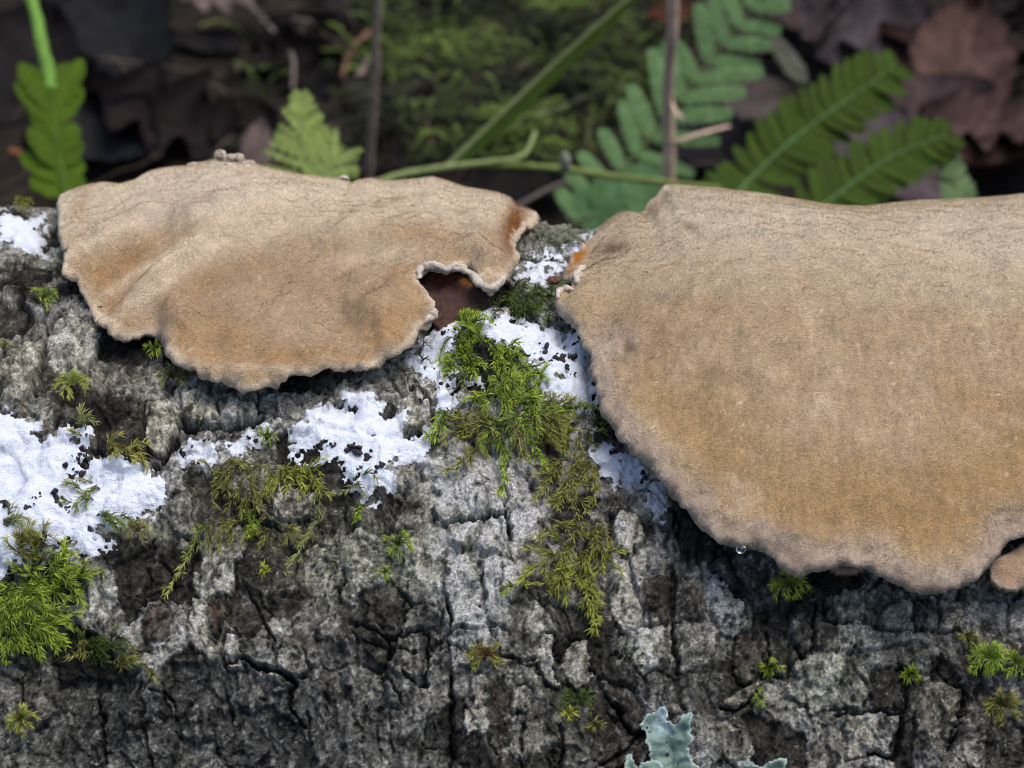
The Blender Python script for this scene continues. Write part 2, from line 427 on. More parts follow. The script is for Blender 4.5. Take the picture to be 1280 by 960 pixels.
def bark_field(u, phi, fine=True):
    """height above R, albedo, plate id for points of the log surface"""
    v = phi * R
    wu = u + 0.25 * fbm(u * .9, v * .9, 3, 11) + 0.12 * fbm(u * 3.4, v * 3.0, 3, 12, gain=.65)
    wv = v + 0.25 * fbm(u * .9 + 40, v * .9, 3, 13) + 0.12 * fbm(u * 3.4 + 9, v * 3.0, 3, 14, gain=.65)
    macro = 0.22 * fbm(u * .22, v * .22, 2, 21) + 0.13 * fbm(u * .7, v * .55, 3, 22)
    # silhouette swellings seen in the photograph
    macro += 0.50 * np.exp(-((u + 9.3) / 1.6) ** 2 - ((v - 21.8) / 3.0) ** 2)
    macro += 0.10 * np.exp(-((u - 0.6) / .6) ** 2 - ((v - 21.5) / 1.5) ** 2)
    a1, b1, id1, cx1, cy1 = vor(wu / .58, wv / .95, 31, p=4)
    a2, b2, id2, cx2, cy2 = vor(wu / 1.7 + .3, wv / 2.1, 37)
    e1 = (b1 - a1); e2 = (b2 - a2)
    cm = sst(-.12, .42, fbm(u * .45, v * .45, 3, 41, gain=.6))   # where the fissures open
    op = sst(-.25, .25, fbm(wu * 1.1, wv * 1.1, 3, 42, gain=.6) + .35 * cm)     # a seam opens only in places
    w1 = .045 + .08 * cm
    dd1 = (.010 + .13 * cm) * (.15 + .85 * op)
    d1 = dd1 * (1 - sst(w1 * .35, w1, e1))
    d2 = (.10 + .16 * cm) * (1 - sst(.012, .035, e2)) * sst(-.1, .2, fbm(u * .8 + 5, v * .8, 2, 43))
    big = np.maximum(d1, d2)
    # thin upright splits of the fibre
    sp0 = np.abs(fbm(wu * 1.9 + 7, wv * .42, 3, 44))
    spl = (1 - sst(.004, .020, sp0)) * sst(.0, .3, fbm(wu * .9 + 3, wv * 1.3, 3, 45)) * .10
    # small crackle of the dry skin
    a3, b3, id3, _, _ = vor(wu / .15 + .5 * perlin(u * 4, v * 4, 3), wv / .27, 46, p=4)
    cmk = sst(-.25, .2, fbm(u * .7 + 20, v * .7, 3, 47)); open3 = sst(-.1, .25, fbm(u * 2.2, v * 2.2, 3, 48))
    crk = .040 * (1 - sst(.0, .13, b3 - a3)) * cmk * open3
    big = np.maximum(big, spl)
    pid = np.where(e1 < .05, -1, id1)
    r1 = hid(id1, 1)
    h = macro - crk + (r1 - .5) * (.035 + .10 * cm) + ((wu / .58 - cx1) * (hid(id1, 2) - .5) + (wv / .95 - cy1) * (hid(id1, 3) - .5)) * (.06 + .10 * cm)
    h = h + (hid(id3, 2) - .5) * .034 * cmk
    # a few cells have lost their outer layer
    lost = hid(id1, 9) < .16
    h = h - lost * .09
    # colour by plate
    tone = .5 + .5 * fbm(u * .35, v * .35, 3, 51)
    base = (.13 + .20 * tone) * (.74 + .52 * hid(id1, 4)) * (1 + cmk * .55 * (hid(id3, 3) - .5))
    C = base[..., None] * np.stack([1 + 0 * u, .985 + .04 * hid(id1, 5), .90 + .12 * hid(id1, 6)], -1)
    C = np.where((lost | (hid(id1, 8) < .10))[..., None], np.array([.066, .062, .055]) * (.7 + .5 * r1[..., None]), C)
    P = cyl(u, phi, R + .05)
    px, py = proj(P)
    front = phi < 2.2
    for x0, y0, rx, ry, c, wt in TONE:
        g = np.exp(-((px - x0) / rx) ** 2 - ((py - y0) / ry) ** 2) * front
        g = min(1, wt * 1.15) * sst(.22, .8, g + .45 * fbm(u * 2.2, v * 2.2, 3, int(x0)) * (g > .02)) 
        lum = C.mean(-1, keepdims=True) / .2
        C = C * (1 - g[..., None]) + g[..., None] * np.array(c) * (.55 + .45 * np.clip(lum, .4, 1.6))
    # the outer layer ends in a ragged ledge at the lower left; below it the bark is smoother and darker
    px0, py0 = proj(cyl(u, phi, R))
    yl = np.interp(px0, [-150, 0, 80, 170, 240, 300, 360, 420, 450, 500, 530, 562, 600], [800, 812, 845, 838, 818, 823, 850, 800, 798, 845, 850, 800, 1500])
    Ld = sst(0, 7, py0 + 22 * fbm(u * 2.0, v * 2.0, 4, 62, gain=.6) - yl) * front
    h = h - .13 * Ld
    big = big * (1 - .45 * Ld)
    C = C * (1 - .6 * Ld[..., None]) + .6 * Ld[..., None] * np.array([.105, .108, .108])
    # hand-set plates
    for i, (q, c, hh) in enumerate(_plate_uv):
        lo = q.min(0) - .3; hi = q.max(0) + .3
        m = (u > lo[0]) & (u < hi[0]) & (v > lo[1]) & (v < hi[1])
        if not m.any(): continue
        jx = .11 * fbm(u[m] * 4.5, v[m] * 4.5, 4, 60 + i, gain=.65); jy = .11 * fbm(u[m] * 4.5 + 30, v[m] * 4.5, 4, 80 + i, gain=.65)
        d, _, _, ins = seg_dist(u[m] + jx, v[m] + jy, q)
        sd_ = np.where(ins, d, -d)
        k = sst(-.012, .016, sd_)
        big[m] = np.where(sd_ > 0, big[m] * .12, np.maximum(big[m], (.03 + .10 * hid(np.array(i), 3)) * sst(-.075, -.02, sd_) * sst(-.5, .1, fbm(u[m] * 2, v[m] * 2, 2, 99 + i))))
        h[m] = h[m] * (1 - k) + k * (.4 * h[m] + .6 * macro[m] + hh * .26 + .02 * fbm(u[m] * 3, v[m] * 3, 2, i))
        C[m] = C[m] * (1 - k[:, None]) + k[:, None] * np.array(c)
        pid[m] = np.where(sd_ > -.01, 10 ** 9 + i, np.where(sd_ > -.09, -1, pid[m]))
    for i, (q, w, dd) in enumerate(_crev_uv):
        lo = q.min(0) - .5; hi = q.max(0) + .5
        m = (u > lo[0]) & (u < hi[0]) & (v > lo[1]) & (v < hi[1])
        if not m.any(): continue
        d, _, _, _ = seg_dist(u[m] + .09 * fbm(u[m] * 4, v[m] * 4, 4, i, gain=.6), v[m] + .09 * fbm(u[m] * 4, v[m] * 4, 4, i + 50, gain=.6), q, False)
        ww = w * .60 * (.4 + .8 * np.clip(.5 + fbm(u[m] * 1.5, v[m] * 1.5, 2, 90 + i), 0, 1))
        k = 1 - sst(ww * .55, ww * 1.25, d)
        big[m] = np.maximum(big[m], dd * .58 * k)
        pid[m] = np.where(k > .4, -1, pid[m])
    # inner bark shows brown-black where a fissure cuts through the grey outer skin
    k = sst(.09, .22, big)[..., None]
    C = C * (1 - k) + k * np.array([.030, .026, .022])
    # fine relief: fibrous, vertical
    if fine:
        fl = fbm(wu * 11, wv * 2.0, 4, 71)
        fc = fbm(u * 16, v * 11, 3, 73)
        fs = fbm(wu * 2.6, wv * 1.3, 4, 75)
        h = h + .026 * fl + .016 * fc + .026 * fs
        # broken flakes: layers that end in ragged steps
        for fu, fv, am, k_ in ((1.5, 1.05, .055, 77), (3.6, 2.4, .026, 78)):
            st = fbm(wu * fu, wv * fv, 4, k_, gain=.6) * 3.4 + 10
            fr = st - np.floor(st)
            lay = np.floor(st) + sst(.86, 1, fr) + .15 * fr
            h = h + am * (lay - 10)
            if k_ == 77: C = C * (.86 + .28 * _h(np.floor(st), np.floor(st), 3))[..., None]
        sk = fbm(wu * 15 + 3, wv * 1.6, 3, 89, gain=.7)
        C = C * np.clip(1 + .75 * sk, .35, 1.8)[..., None]
        sp = fbm(u * 9, v * 9, 3, 79, gain=.7); sp2 = fbm(u * 3, v * 2.4, 4, 81, gain=.65)
        C = C * np.clip(1.04 + 1.0 * sp + 1.35 * sp2 + .8 * fl, .12, 2.6)[..., None]
        # pale crustose flecks
        fk2 = sst(.30, .42, fbm(u * 13, v * 11, 3, 87, gain=.8)) * .45 * sst(.05, .12, C.mean(-1))
        C = C * (1 - fk2[..., None]) + fk2[..., None] * np.array([.50, .50, .46])
        fd = sst(.30, .45, fbm(u * 10, v * 9, 3, 88, gain=.8)) * .7
        C = C * (1 - fd[..., None])
        fk = sst(.16, .42, fbm(u * 5, v * 3.2, 4, 83, gain=.7)) * sst(.06, .14, C.mean(-1)) * .6
        C = C * (1 - fk[..., None]) + fk[..., None] * np.array([.46, .46, .43])
        gm = sst(.15, .6, fbm(u * .9, v * .9, 4, 85, gain=.6)) * .38       # algal green film
        C = C * (1 - gm[..., None] * np.array([.35, .12, .6]))
    C = 1.33 * np.clip(C * np.array([1.06, 1.05, .99]), 0, .50) ** 1.38
    C = C * .62 + C.mean(-1, keepdims=True) * np.array([1.02, 1.0, .95]) * .38
    return h - big, C, pid

# fine grid over the visible arc
dv_knots = np.array([.42, .80, 1.45, 1.80, 2.12, 2.6]); st_knots = np.array([.0022, .0018, .0020, .0026, .0036, .009])
phis = [.42]
while phis[-1] < 2.6: phis.append(phis[-1] + np.interp(phis[-1], dv_knots, st_knots))
PH = np.array(phis); 
UU = np.concatenate([np.arange(-12.5, -8.6, .055), np.arange(-8.6, 8.6, .0225), np.arange(8.6, 12.5, .055)])
GU, GP = np.meshgrid(UU, PH)
H, C, PID = bark_field(GU, GP)
nr, nc = H.shape
print('bark grid', nr, nc)

# white crust thickness on the same grid
CRUST = [
    ('W1', [(-25,275),(0,272),(30,285),(55,265),(74,258),(77,330),(50,325),(20,320),(-25,315)], .02),
    ('W2', [(-30,530),(30,526),(60,545),(105,543),(115,570),(135,575),(150,566),(165,578),(203,583),(200,610),(180,640),(150,652),(128,655),(127,682),(95,685),(60,670),(30,668),(25,700),(-30,708)], .14),
    ('W3', [(218,545),(270,543),(318,530),(330,520),(345,525),(330,545),(320,552),(290,567),(255,580),(222,572)], .05),
    ('W4', [(375,522),(420,500),(450,495),(480,503),(505,513),(505,535),(522,542),(545,522),(547,490),(522,452),(508,442),(528,420),(560,398),(590,395),(585,425),(560,470),(570,500),(555,525),(530,560),(503,575),(485,610),(460,622),(440,600),(430,580),(395,562),(365,555)], .12),
    ('W5', [(592,396),(640,391),(675,400),(700,413),(737,414),(745,450),(757,500),(740,512),(700,492),(665,472),(652,442),(615,427),(598,412)], .10),
    ('W6', [(730,540),(770,543),(800,570),(832,600),(835,648),(815,632),(800,603),(770,602),(742,582)], .05),
    ('W7', [(745,278),(738,300),(702,322),(694,360),(706,388),(690,375),(675,352),(648,337),(663,320),(672,305),(700,302),(718,288)], .06),
    ('W8', [(583,468),(600,466),(606,478),(590,484),(580,478)], .04),
]
PHR = GP * R
TH = {}
Hs = H.copy()
for _ in range(14):
    Hs[1:-1, 1:-1] = .25 * (Hs[:-2, 1:-1] + Hs[2:, 1:-1] + Hs[1:-1, :-2] + Hs[1:-1, 2:])
lump = fbm(GU * 3.2, PHR * 3.2, 4, 101, gain=.6); lump2 = fbm(GU * 9, PHR * 9, 3, 107); lump3 = fbm(GU * 19, PHR * 19, 2, 109)
hole = fbm(GU * 2.6 + 9, PHR * 2.6, 4, 113, gain=.7)
for nm, pts, th in CRUST:
    q = smooth_poly(pts, True, 3); u_, p_ = hit(q[:, 0], q[:, 1], R + .08); q = np.stack([u_, p_ * R], 1)
    lo = q.min(0) - .4; hi = q.max(0) + .4
    m = (GU > lo[0]) & (GU < hi[0]) & (PHR > lo[1]) & (PHR < hi[1])
    d, _, _, ins = seg_dist(GU[m], PHR[m], q)
    sd_ = np.where(ins, d, -d)
    thin = .45 * sst(.02, .25, th)                                   # the thick patches are fuller
    e = sd_ + .34 * lump[m] - 1.2 * np.maximum(hole[m] - .07 - .7 * th, 0) + .12 * lump2[m] + .06 * lump3[m] + .9 * (th - .045) + .6 * np.minimum(Hs[m] - H[m] + .03, 0)
    if nm == 'W1': e = e - .16 - .5 * np.maximum(lump[m], 0)
    t = np.where(e > 0, (.03 + th * .42) * (1 - np.exp(-np.maximum(e, 0) * 4.0)), e) * (1 + .25 * lump[m]) + (.006 * lump2[m] + .007 * lump3[m]) * sst(0, .1, e)
    T_ = np.full(GU.shape, -1.0); T_[m] = t
    TH[nm] = T_

# log root and its pieces
log_o = np.array([0, 0, 0.0])
log = thing('fallen_log', log_o, label='fallen tree log with cracked grey bark lying across the whole lower photo', cat='log')
PW = cyl(GU, GP, R + H)
idx = np.arange(nr * nc).reshape(nr, nc)
Q = np.stack([idx[:-1, :-1], idx[:-1, 1:], idx[1:, 1:], idx[1:, :-1]], -1).reshape(-1, 4)
fp = np.stack([PID[:-1, :-1], PID[:-1, 1:], PID[1:, 1:], PID[1:, :-1]], -1).reshape(-1, 4)
fid = np.where((fp == fp[:, :1]).all(1), fp[:, 0], -1)
Vall = PW.reshape(-1, 3); Call = C.reshape(-1, 3)
pxg, pyg = proj(Vall)
cent = Q[:, 0]
vis = (pxg[cent] > 0) & (pxg[cent] < 1280) & (pyg[cent] > 0) & (pyg[cent] < 960) & (GP.ravel()[cent] < 2.05)
ids, inv, cnt = np.unique(fid, return_inverse=True, return_counts=True)
vcnt = np.bincount(inv, weights=vis)
order = [k for k in np.argsort(-vcnt) if ids[k] != -1 and vcnt[k] > 80][:285]
own = np.full(len(ids), -1); own[order] = np.arange(len(order))
fo = own[inv]
srt = np.argsort(fo, kind='stable'); fo_s = fo[srt]
bounds = np.searchsorted(fo_s, np.arange(-1, len(order) + 1))
# smooth normals shared across pieces
def grid_normals(P):
    du = np.gradient(P, axis=1); dv = np.gradient(P, axis=0)
    n = np.cross(du, dv); return n / (np.linalg.norm(n, axis=-1, keepdims=True) + 1e-12)
Nall = grid_normals(PW).reshape(-1, 3)
if (Nall[len(Nall) // 2] @ np.array([0, -1, 1.])) < 0: Nall = -Nall
def sub_mesh(name, F, Vs, Cs, m, root, **kw):
    u_, inv_ = np.unique(F, return_inverse=True)
    o = part(name, Vs[u_], inv_.reshape(-1, 4), m, root, True, Cs[u_], **kw)
    o.data.normals_split_custom_set_from_vertices(Nall[u_].tolist())
    return o
for k in range(-1, len(order)):
    F = Q[srt[bounds[k + 1]:bounds[k + 2] if k + 2 < len(bounds) else None]]
    if len(F): sub_mesh('bark' if k < 0 else 'bark_plate', F, Vall, Call, M_bark, log)
# remaining round of the log, coarser, and its far ends
def coarse(u0, u1, p0, p1, su, sp, lift=0.0):
    a = np.linspace(u0, u1, max(2, int((u1 - u0) / su))); b = np.linspace(p0, p1, max(2, int((p1 - p0) * R / sp)))
    A, B = np.meshgrid(a, b); h, c, _ = bark_field(A, B, True)
    P = cyl(A, B, R + h - lift).reshape(-1, 3)
    n, m = A.shape; i = np.arange(n * m).reshape(n, m)
    return P, np.stack([i[:-1, :-1], i[:-1, 1:], i[1:, 1:], i[1:, :-1]], -1).reshape(-1, 4), c.reshape(-1, 3)
for seg in ((-12.6, 12.6, 2.58, 2 * np.pi + .44, .22, .22, .03), (-48, -12.4, 0, 2 * np.pi, .22, .22, .02), (12.4, 48, 0, 2 * np.pi, .22, .22, .02)):
    P, F, c = coarse(*seg)
    part('bark', P, F, M_bark, log, True, c)
for sx in (-1, 1):
    a = np.linspace(0, 2 * np.pi, 97)[:-1]
    P = [np.array([[sx * 48.0, 0, 0]])]
    for r_ in (.35, .7, 1.0): P.append(np.stack([np.full(96, sx * (48.0 + .15 * (1 - r_))), -r_ * R * np.cos(a), r_ * R * np.sin(a)], 1))
    P = np.vstack(P); F = []
    for k in range(96):
        F.append([0, 1 + k, 1 + (k + 1) % 96, 1 + (k + 1) % 96])
        for r_ in range(2): F.append([1 + r_ * 96 + k, 97 + r_ * 96 + k, 97 + r_ * 96 + (k + 1) % 96, 1 + r_ * 96 + (k + 1) % 96])
    part('cut_end', P, tri(np.array(F)), M_wood, log, True)

from_hit = lambda px, py, lift=0.0: cyl(*hit(np.array(float(px)), np.array(float(py)), R + lift), R + lift)
def bark_h(u, phi):
    """interpolated bark height at a few points"""
    i = np.clip(np.searchsorted(PH, phi), 1, nr - 1); j = np.clip(np.searchsorted(UU, u), 1, nc - 1)
    return H[i, j]
Hs = H.copy()                 # smoothed for things lying on the bark
for _ in range(14):
    Hs[1:-1, 1:-1] = .25 * (Hs[:-2, 1:-1] + Hs[2:, 1:-1] + Hs[1:-1, :-2] + Hs[1:-1, 2:])
def bark_hs(u, phi):
    i = np.clip(np.searchsorted(PH, phi), 1, nr - 1); j = np.clip(np.searchsorted(UU, u), 1, nc - 1)
    return Hs[i, j]

# ------------------------------------------------------------------ white crust patches
CR_LAB = {
    'W1': 'thin white powdery crust on the bark at the far left beside the smaller cap',
    'W2': 'large thick white powdery crust at the left edge above the green moss clump',
    'W3': 'narrow white crust strip in the crevice below the two pale bark plates',
    'W4': 'white powdery crust curving round a grey bark plate under the smaller cap',
    'W5': 'white powdery crust between the middle moss clump and the larger cap',
    'W6': 'bluish white crust tucked under the left rim of the larger cap',
    'W7': 'white crust in the gap between the two caps beside the orange torn rim',
    'W8': 'tiny white crust spot enclosed by the middle moss clump',
}
for nm, pts, th in CRUST:
    T_ = TH[nm]
    HH = np.where(T_ > 0, .22 * H + .78 * Hs, H) + T_ * 1.0
    HH = np.maximum(HH, H + np.minimum(T_, .02))
    F = Q[((T_.ravel()[Q] > -.004).all(1))]
    if not len(F): continue
    u_, inv_ = np.unique(F, return_inverse=True)
    P = cyl(GU, GP, R + HH - .004 + .0 * T_).reshape(-1, 3)[u_]
    tt = T_.ravel()[u_]
    w = sst(-.004, .028, tt)
    w = np.clip(w * (.88 + .25 * hole.ravel()[u_]), 0, 1)[:, None]
    Cc = np.array([.56, .60, .69]) * w + np.array([.26, .27, .27]) * (1 - w)
    o = obj('white_crust', P, inv_.reshape(-1, 4), M_crust, None, P.mean(0), True, Cc, label=CR_LAB[nm], cat='crust')

# dark granules on the crust
def ico(c, r, sub=1):
    t = (1 + 5 ** .5) / 2
    V = np.array([(-1,t,0),(1,t,0),(-1,-t,0),(1,-t,0),(0,-1,t),(0,1,t),(0,-1,-t),(0,1,-t),(t,0,-1),(t,0,1),(-t,0,-1),(-t,0,1)], float)
    F = [(0,11,5),(0,5,1),(0,1,7),(0,7,10),(0,10,11),(1,5,9),(5,11,4),(11,10,2),(10,7,6),(7,1,8),(3,9,4),(3,4,2),(3,2,6),(3,6,8),(3,8,9),(4,9,5),(2,4,11),(6,2,10),(8,6,7),(9,8,1)]
    V /= np.linalg.norm(V, axis=1)[:, None]
    for _ in range(sub):
        V = list(V); nf = []; cache = {}
        def mid(a, b):
            k = (min(a, b), max(a, b))
            if k not in cache:
                m_ = (V[a] + V[b]) / 2; V.append(m_ / np.linalg.norm(m_)); cache[k] = len(V) - 1
            return cache[k]
        for a, b, c_ in F:
            x, y, z = mid(a, b), mid(b, c_), mid(c_, a); nf += [(a, x, z), (b, y, x), (c_, z, y), (x, y, z)]
        F = nf; V = np.array(V)
    return np.asarray(c) + V * r, np.array(F)
GR = [  # (label, [(px,py,count,spread)])
    ('cluster of black granules on the crust left of the middle, below the smaller cap', [(415,550,6,8),(440,562,16,14),(458,568,10,9),(480,578,5,6),(470,590,3,5)]),
    ('black granules crossing the large white crust at the left edge', [(98,572,16,12),(88,590,12,10),(68,620,12,12),(80,633,8,9),(50,628,5,10),(40,638,4,5),(5,630,8,8),(95,560,5,8)]),
    ('scattered black granules at the right end of the narrow crust strip', [(318,540,5,8),(325,532,5,7),(255,540,3,14),(316,549,3,5)]),
    ('dark granules embedded in the crust beside the left rim of the larger cap', [(680,438,8,10),(718,436,14,12),(700,455,10,12),(738,470,5,6),(715,462,5,8),(640,435,4,12)]),
    ('fine dark specks along the upper crust by the middle moss', [(565,420,4,12),(610,402,5,14),(660,400,5,18),(535,455,5,12),(552,480,5,8),(528,500,4,8)]),
    ('few dark granules in the gap between the two caps', [(672,318,5,7),(690,312,3,5),(663,328,4,6)]),
    ('dark granules under the bluish crust near the larger cap', [(800,590,6,8),(770,560,4,8),(812,605,5,7)]),
]
for lab, cl in GR:
    ps = []
    for x, y, n, sp in cl:
        for _ in range(n):
            qx, qy = x + rnd.gauss(0, sp * .5), y + rnd.gauss(0, sp * .38)
            u_, p_ = hit(np.array(qx), np.array(qy), R + .1); u_, p_ = float(u_), float(p_)
            hh = float(bark_h(u_, p_))
            j = max(float(T_[min(np.searchsorted(PH, p_), nr - 1), min(np.searchsorted(UU, u_), nc - 1)]) for T_ in TH.values())
            r_ = rnd.uniform(.012, .046) * (1 if n > 6 else .8)
            V, F = ico(cyl(u_, p_, R + hh + max(j, 0) * .9 + r_ * .5), r_, 1)
            V = V + .38 * r_ * np.stack([np.sin(V[:, 1] * 90), np.sin(V[:, 2] * 90 + 1), np.sin(V[:, 0] * 90 + 2)], 1)
            ps.append((V, F))
    V, F, _ = join(ps)
    obj('dark_granules', V, F, M_gran, None, V.mean(0), True, label=lab, cat='granules', kind='stuff')

# ------------------------------------------------------------------ FUNGI: thick shells arching over the log
PHT = math.radians(118.5)
def make_shell(front, top, he_pts, ends, bumps, colour_fn, step=.045, rt=.12, th=.13, bgain=2.2, ridge=35, core=(1.0, 2.6), seedn=0, pscale=1.0, rim_noise=.035, back=148, lumps=.03):
    """front: pixel outline of the free rim; top: silhouette pixels; returns surface pieces"""
    t = np.array(top, float); tx, thh = tangent(t[:, 0], t[:, 1])
    hx = np.array([hit(np.array(float(p[0])), np.array(float(p[1])), R + p[2])[0] for p in he_pts]); hv = np.array([p[2] for p in he_pts])
    bl = []
    for (x, y, r1, r2, ang, amp) in bumps: bl.append((x, y, r1, r2, math.radians(ang), amp))
    def Hf(u, phi, with_b=True):
        ht = np.interp(u, tx, thh); he = np.interp(u, hx, hv)
        w = sst(PHT - math.radians(ridge), PHT, phi)
        h = he + (ht - he) * w
        bk = np.maximum(phi - PHT, 0) * R
        h = h - .10 * bk * bk
        if with_b:
            px, py = proj(cyl(u, phi, R + h))
            fade = 1 - sst(PHT - math.radians(20), PHT - math.radians(2), phi)
            b = 0
            for (x, y, r1, r2, a, amp) in bl:
                dx = (px - x) * math.cos(a) + (py - y) * math.sin(a); dy = -(px - x) * math.sin(a) + (py - y) * math.cos(a)
                b = b + bgain * amp * np.exp(-(dx / r1) ** 2 - (dy / r2) ** 2)
            b = b + lumps * (.35 + .65 * fade) * fbm(u * 2.0, phi * R * 1.7, 2, 220 + seedn) + .055 * fbm(u * .9, phi * R * .9, 3, 200 + seedn) + .32 * lumps * fbm(u * 3.9, phi * R * 3.6, 2, 230 + seedn) * fade + .010 * fbm(u * 4, phi * R * 4, 3, 210 + seedn) * fade
            h = h + b * (.15 + .85 * fade)
        return h
    q = smooth_poly(front, False, 4)
    h = np.full(len(q), .6)
    for _ in range(25):
        u_, p_ = hit(q[:, 0], q[:, 1], R + h)
        h = .5 * h + .5 * Hf(u_, np.minimum(p_, PHT))
    p_ = np.minimum(p_, PHT + .02)
    # finely scalloped rim
    L = np.cumsum(np.r_[0, np.hypot(np.diff(u_), np.diff(p_ * R))])
    n_ = np.stack([np.gradient(p_ * R), -np.gradient(u_)], 1); n_ /= np.linalg.norm(n_, axis=1)[:, None] + 1e-9
    m_ = max(8, int(L[-1] / .035)); Lr = np.linspace(0, L[-1], m_)
    uo = np.interp(Lr, L, u_); vo = np.interp(Lr, L, p_ * R); nx = np.interp(Lr, L, n_[:, 0]); ny = np.interp(Lr, L, n_[:, 1])
    jj = rim_noise * (fbm(Lr * 2.2, Lr * 0 + 3, 3, 300 + seedn) * 1.5 + .5 * perlin(Lr * 9, Lr * 0, 5)) * np.minimum(1, np.minimum(Lr, L[-1] - Lr) * 2)
    out = np.stack([uo + nx * jj, vo + ny * jj], 1)
    bk = math.radians(back) * R
    poly = np.vstack([out, [[ends[1], (out[-1, 1] + bk) / 2], [ends[1] - .5, bk], [ends[0] + .5, bk], [ends[0], (out[0, 1] + bk) / 2]]])
    a = np.arange(poly[:, 0].min() - step, poly[:, 0].max() + step, step)
    bmin = poly[:, 1].min() - step
    bb = [bmin]
    while bb[-1] < poly[:, 1].max() + step: bb.append(bb[-1] + step * (1.0 if bb[-1] < math.radians(112) * R else (1.4 if bb[-1] < math.radians(122) * R else 3.5)))
    A, B = np.meshgrid(a, np.array(bb))
    d, bx, by, ins = seg_dist(A, B, poly)
    n, m = A.shape; i = np.arange(n * m).reshape(n, m)
    F = np.stack([i[:-1, :-1], i[:-1, 1:], i[1:, 1:], i[1:, :-1]], -1).reshape(-1, 4)
    keep = ins.ravel()[F].sum(1) >= 3
    F = F[keep]
    # boundary vertices snap to the outline
    ed = np.vstack([F[:, [0, 1]], F[:, [1, 2]], F[:, [2, 3]], F[:, [3, 0]]]); ek = np.sort(ed, 1); key = ek[:, 0].astype(np.int64) * (n * m) + ek[:, 1]
    uk, c_ = np.unique(key, return_counts=True)
    be = uk[c_ == 1]; bv = np.unique(np.r_[be // (n * m), be % (n * m)])
    A = A.ravel().copy(); B = B.ravel().copy(); d = d.ravel().copy()
    A[bv] = bx.ravel()[bv]; B[bv] = by.ravel()[bv]; d[bv] = 0; d[~ins.ravel()] = 0
    u_, inv_ = np.unique(F, return_inverse=True); F = inv_.reshape(-1, 4)
    A, B, d = A[u_], B[u_], d[u_]; isb = np.isin(u_, bv)
    phi = B / R
    hs = Hf(A, phi)
    ruf = fbm(A * 2.6, phi * R * 2.6, 3, 340 + seedn, gain=.6)
    hs = hs + (.13 * ruf + .06 * fbm(A * 8, phi * R * 8, 2, 345)) * sst(.9, .05, d) * (1 - sst(PHT - math.radians(12), PHT, phi))
    rr = 1 - np.sqrt(np.clip(1 - (1 - np.clip(d / rt, 0, 1)) ** 2, 0, 1))
    topH = hs - th * rr
    ex = .03 * np.clip(d, 0, 1)
    under = hs - th - (th * (1 - rr)) - ex
    corew = sst(core[0], core[1], d)
    under = under * (1 - corew) + np.minimum(under, -.3) * corew
    under = np.where(isb, topH, under)
    Vt = cyl(A, phi, R + topH); Vb = cyl(A, phi, R + under)
    # one closed body: under layer shares the rim
    nb = np.full(len(A), -1); nb[~isb] = len(A) + np.arange((~isb).sum()); nb[isb] = np.nonzero(isb)[0]
    Fb = nb[F][:, ::-1]
    V = np.vstack([Vt, Vb[~isb]])
    px, py = proj(Vt)
    ct = colour_fn(A, phi, d, px, py, hs)
    cb = np.array([.13, .075, .045]) * (1 + 0 * ct[~isb])
    Cc = np.vstack([ct, cb])
    return dict(V=V, F=np.vstack([F, Fb]), C=Cc, A=A, phi=phi, d=d, top=topH, Ct=ct, Ftop=F, Hf=Hf, px=px, py=py)

def hair_mesh(sh, n, length, width, colour_gain=1.0, view=(-30, 1310, 150, 780), seedn=1, maxphi=2.13):
    r = np.random.default_rng(seedn)
    F = sh['Ftop']; A, phi, tp = sh['A'], sh['phi'], sh['top']
    px, py = sh['px'], sh['py']
    c0 = F[:, 0]
    ok = (px[c0] > view[0]) & (px[c0] < view[1]) & (phi[c0] < maxphi)
    F = F[ok]
    P = cyl(A, phi, R + tp)
    e1 = P[F[:, 1]] - P[F[:, 0]]; e2 = P[F[:, 3]] - P[F[:, 0]]
    nrm = np.cross(e1, e2); ar = np.linalg.norm(nrm, axis=1); nrm /= ar[:, None] + 1e-12
    if np.median(nrm[:, 2]) < 0: nrm = -nrm
    ar = ar * (.02 + .98 * sst(.03, .16, sh['d'][F[:, 0]]))
    k = r.choice(len(F), n, p=ar / ar.sum())
    a, b = r.random(n)[:, None], r.random(n)[:, None]
    q = F[k]
    root = (P[q[:, 0]] * (1 - a) + P[q[:, 1]] * a) * (1 - b) + (P[q[:, 3]] * (1 - a) + P[q[:, 2]] * a) * b
    N_ = nrm[k]
    down = np.array([0, -1, -.6]) + r.normal(0, .45, (n, 3))
    # hairs comb towards the free rim
    down -= (down * N_).sum(1)[:, None] * N_
    down /= np.linalg.norm(down, axis=1)[:, None] + 1e-9
    sw = fbm(root[:, 0] * .8, root[:, 1] * .8 + root[:, 2] * .5, 2, 400) * 1.4
    side = np.cross(N_, down)
    dirn = down * np.cos(sw)[:, None] + side * np.sin(sw)[:, None]
    lift = r.uniform(.15, .8, n)[:, None]
    ln = (length * r.uniform(.5, 1.3, n))[:, None]
    ln = ln * (.4 + .6 * sst(0, .35, sh['d'][q[:, 0]]))[:, None]
    tip = root + (dirn + N_ * lift) * ln * .8
    sd2 = np.cross(dirn, N_); sd2 += r.normal(0, .3, (n, 3)); sd2 /= np.linalg.norm(sd2, axis=1)[:, None] + 1e-9
    V = np.stack([root - sd2 * width / 2 - N_ * .004, root + sd2 * width / 2 - N_ * .004, tip], 1).reshape(-1, 3)
    F3 = np.arange(3 * n).reshape(n, 3)
    cc = sh['Ct'][q[:, 0]] * (r.normal(1.05, .27, n)[:, None]).clip(.4, 1.8) * colour_gain
    return V, F3, np.repeat(cc, 3, axis=0)

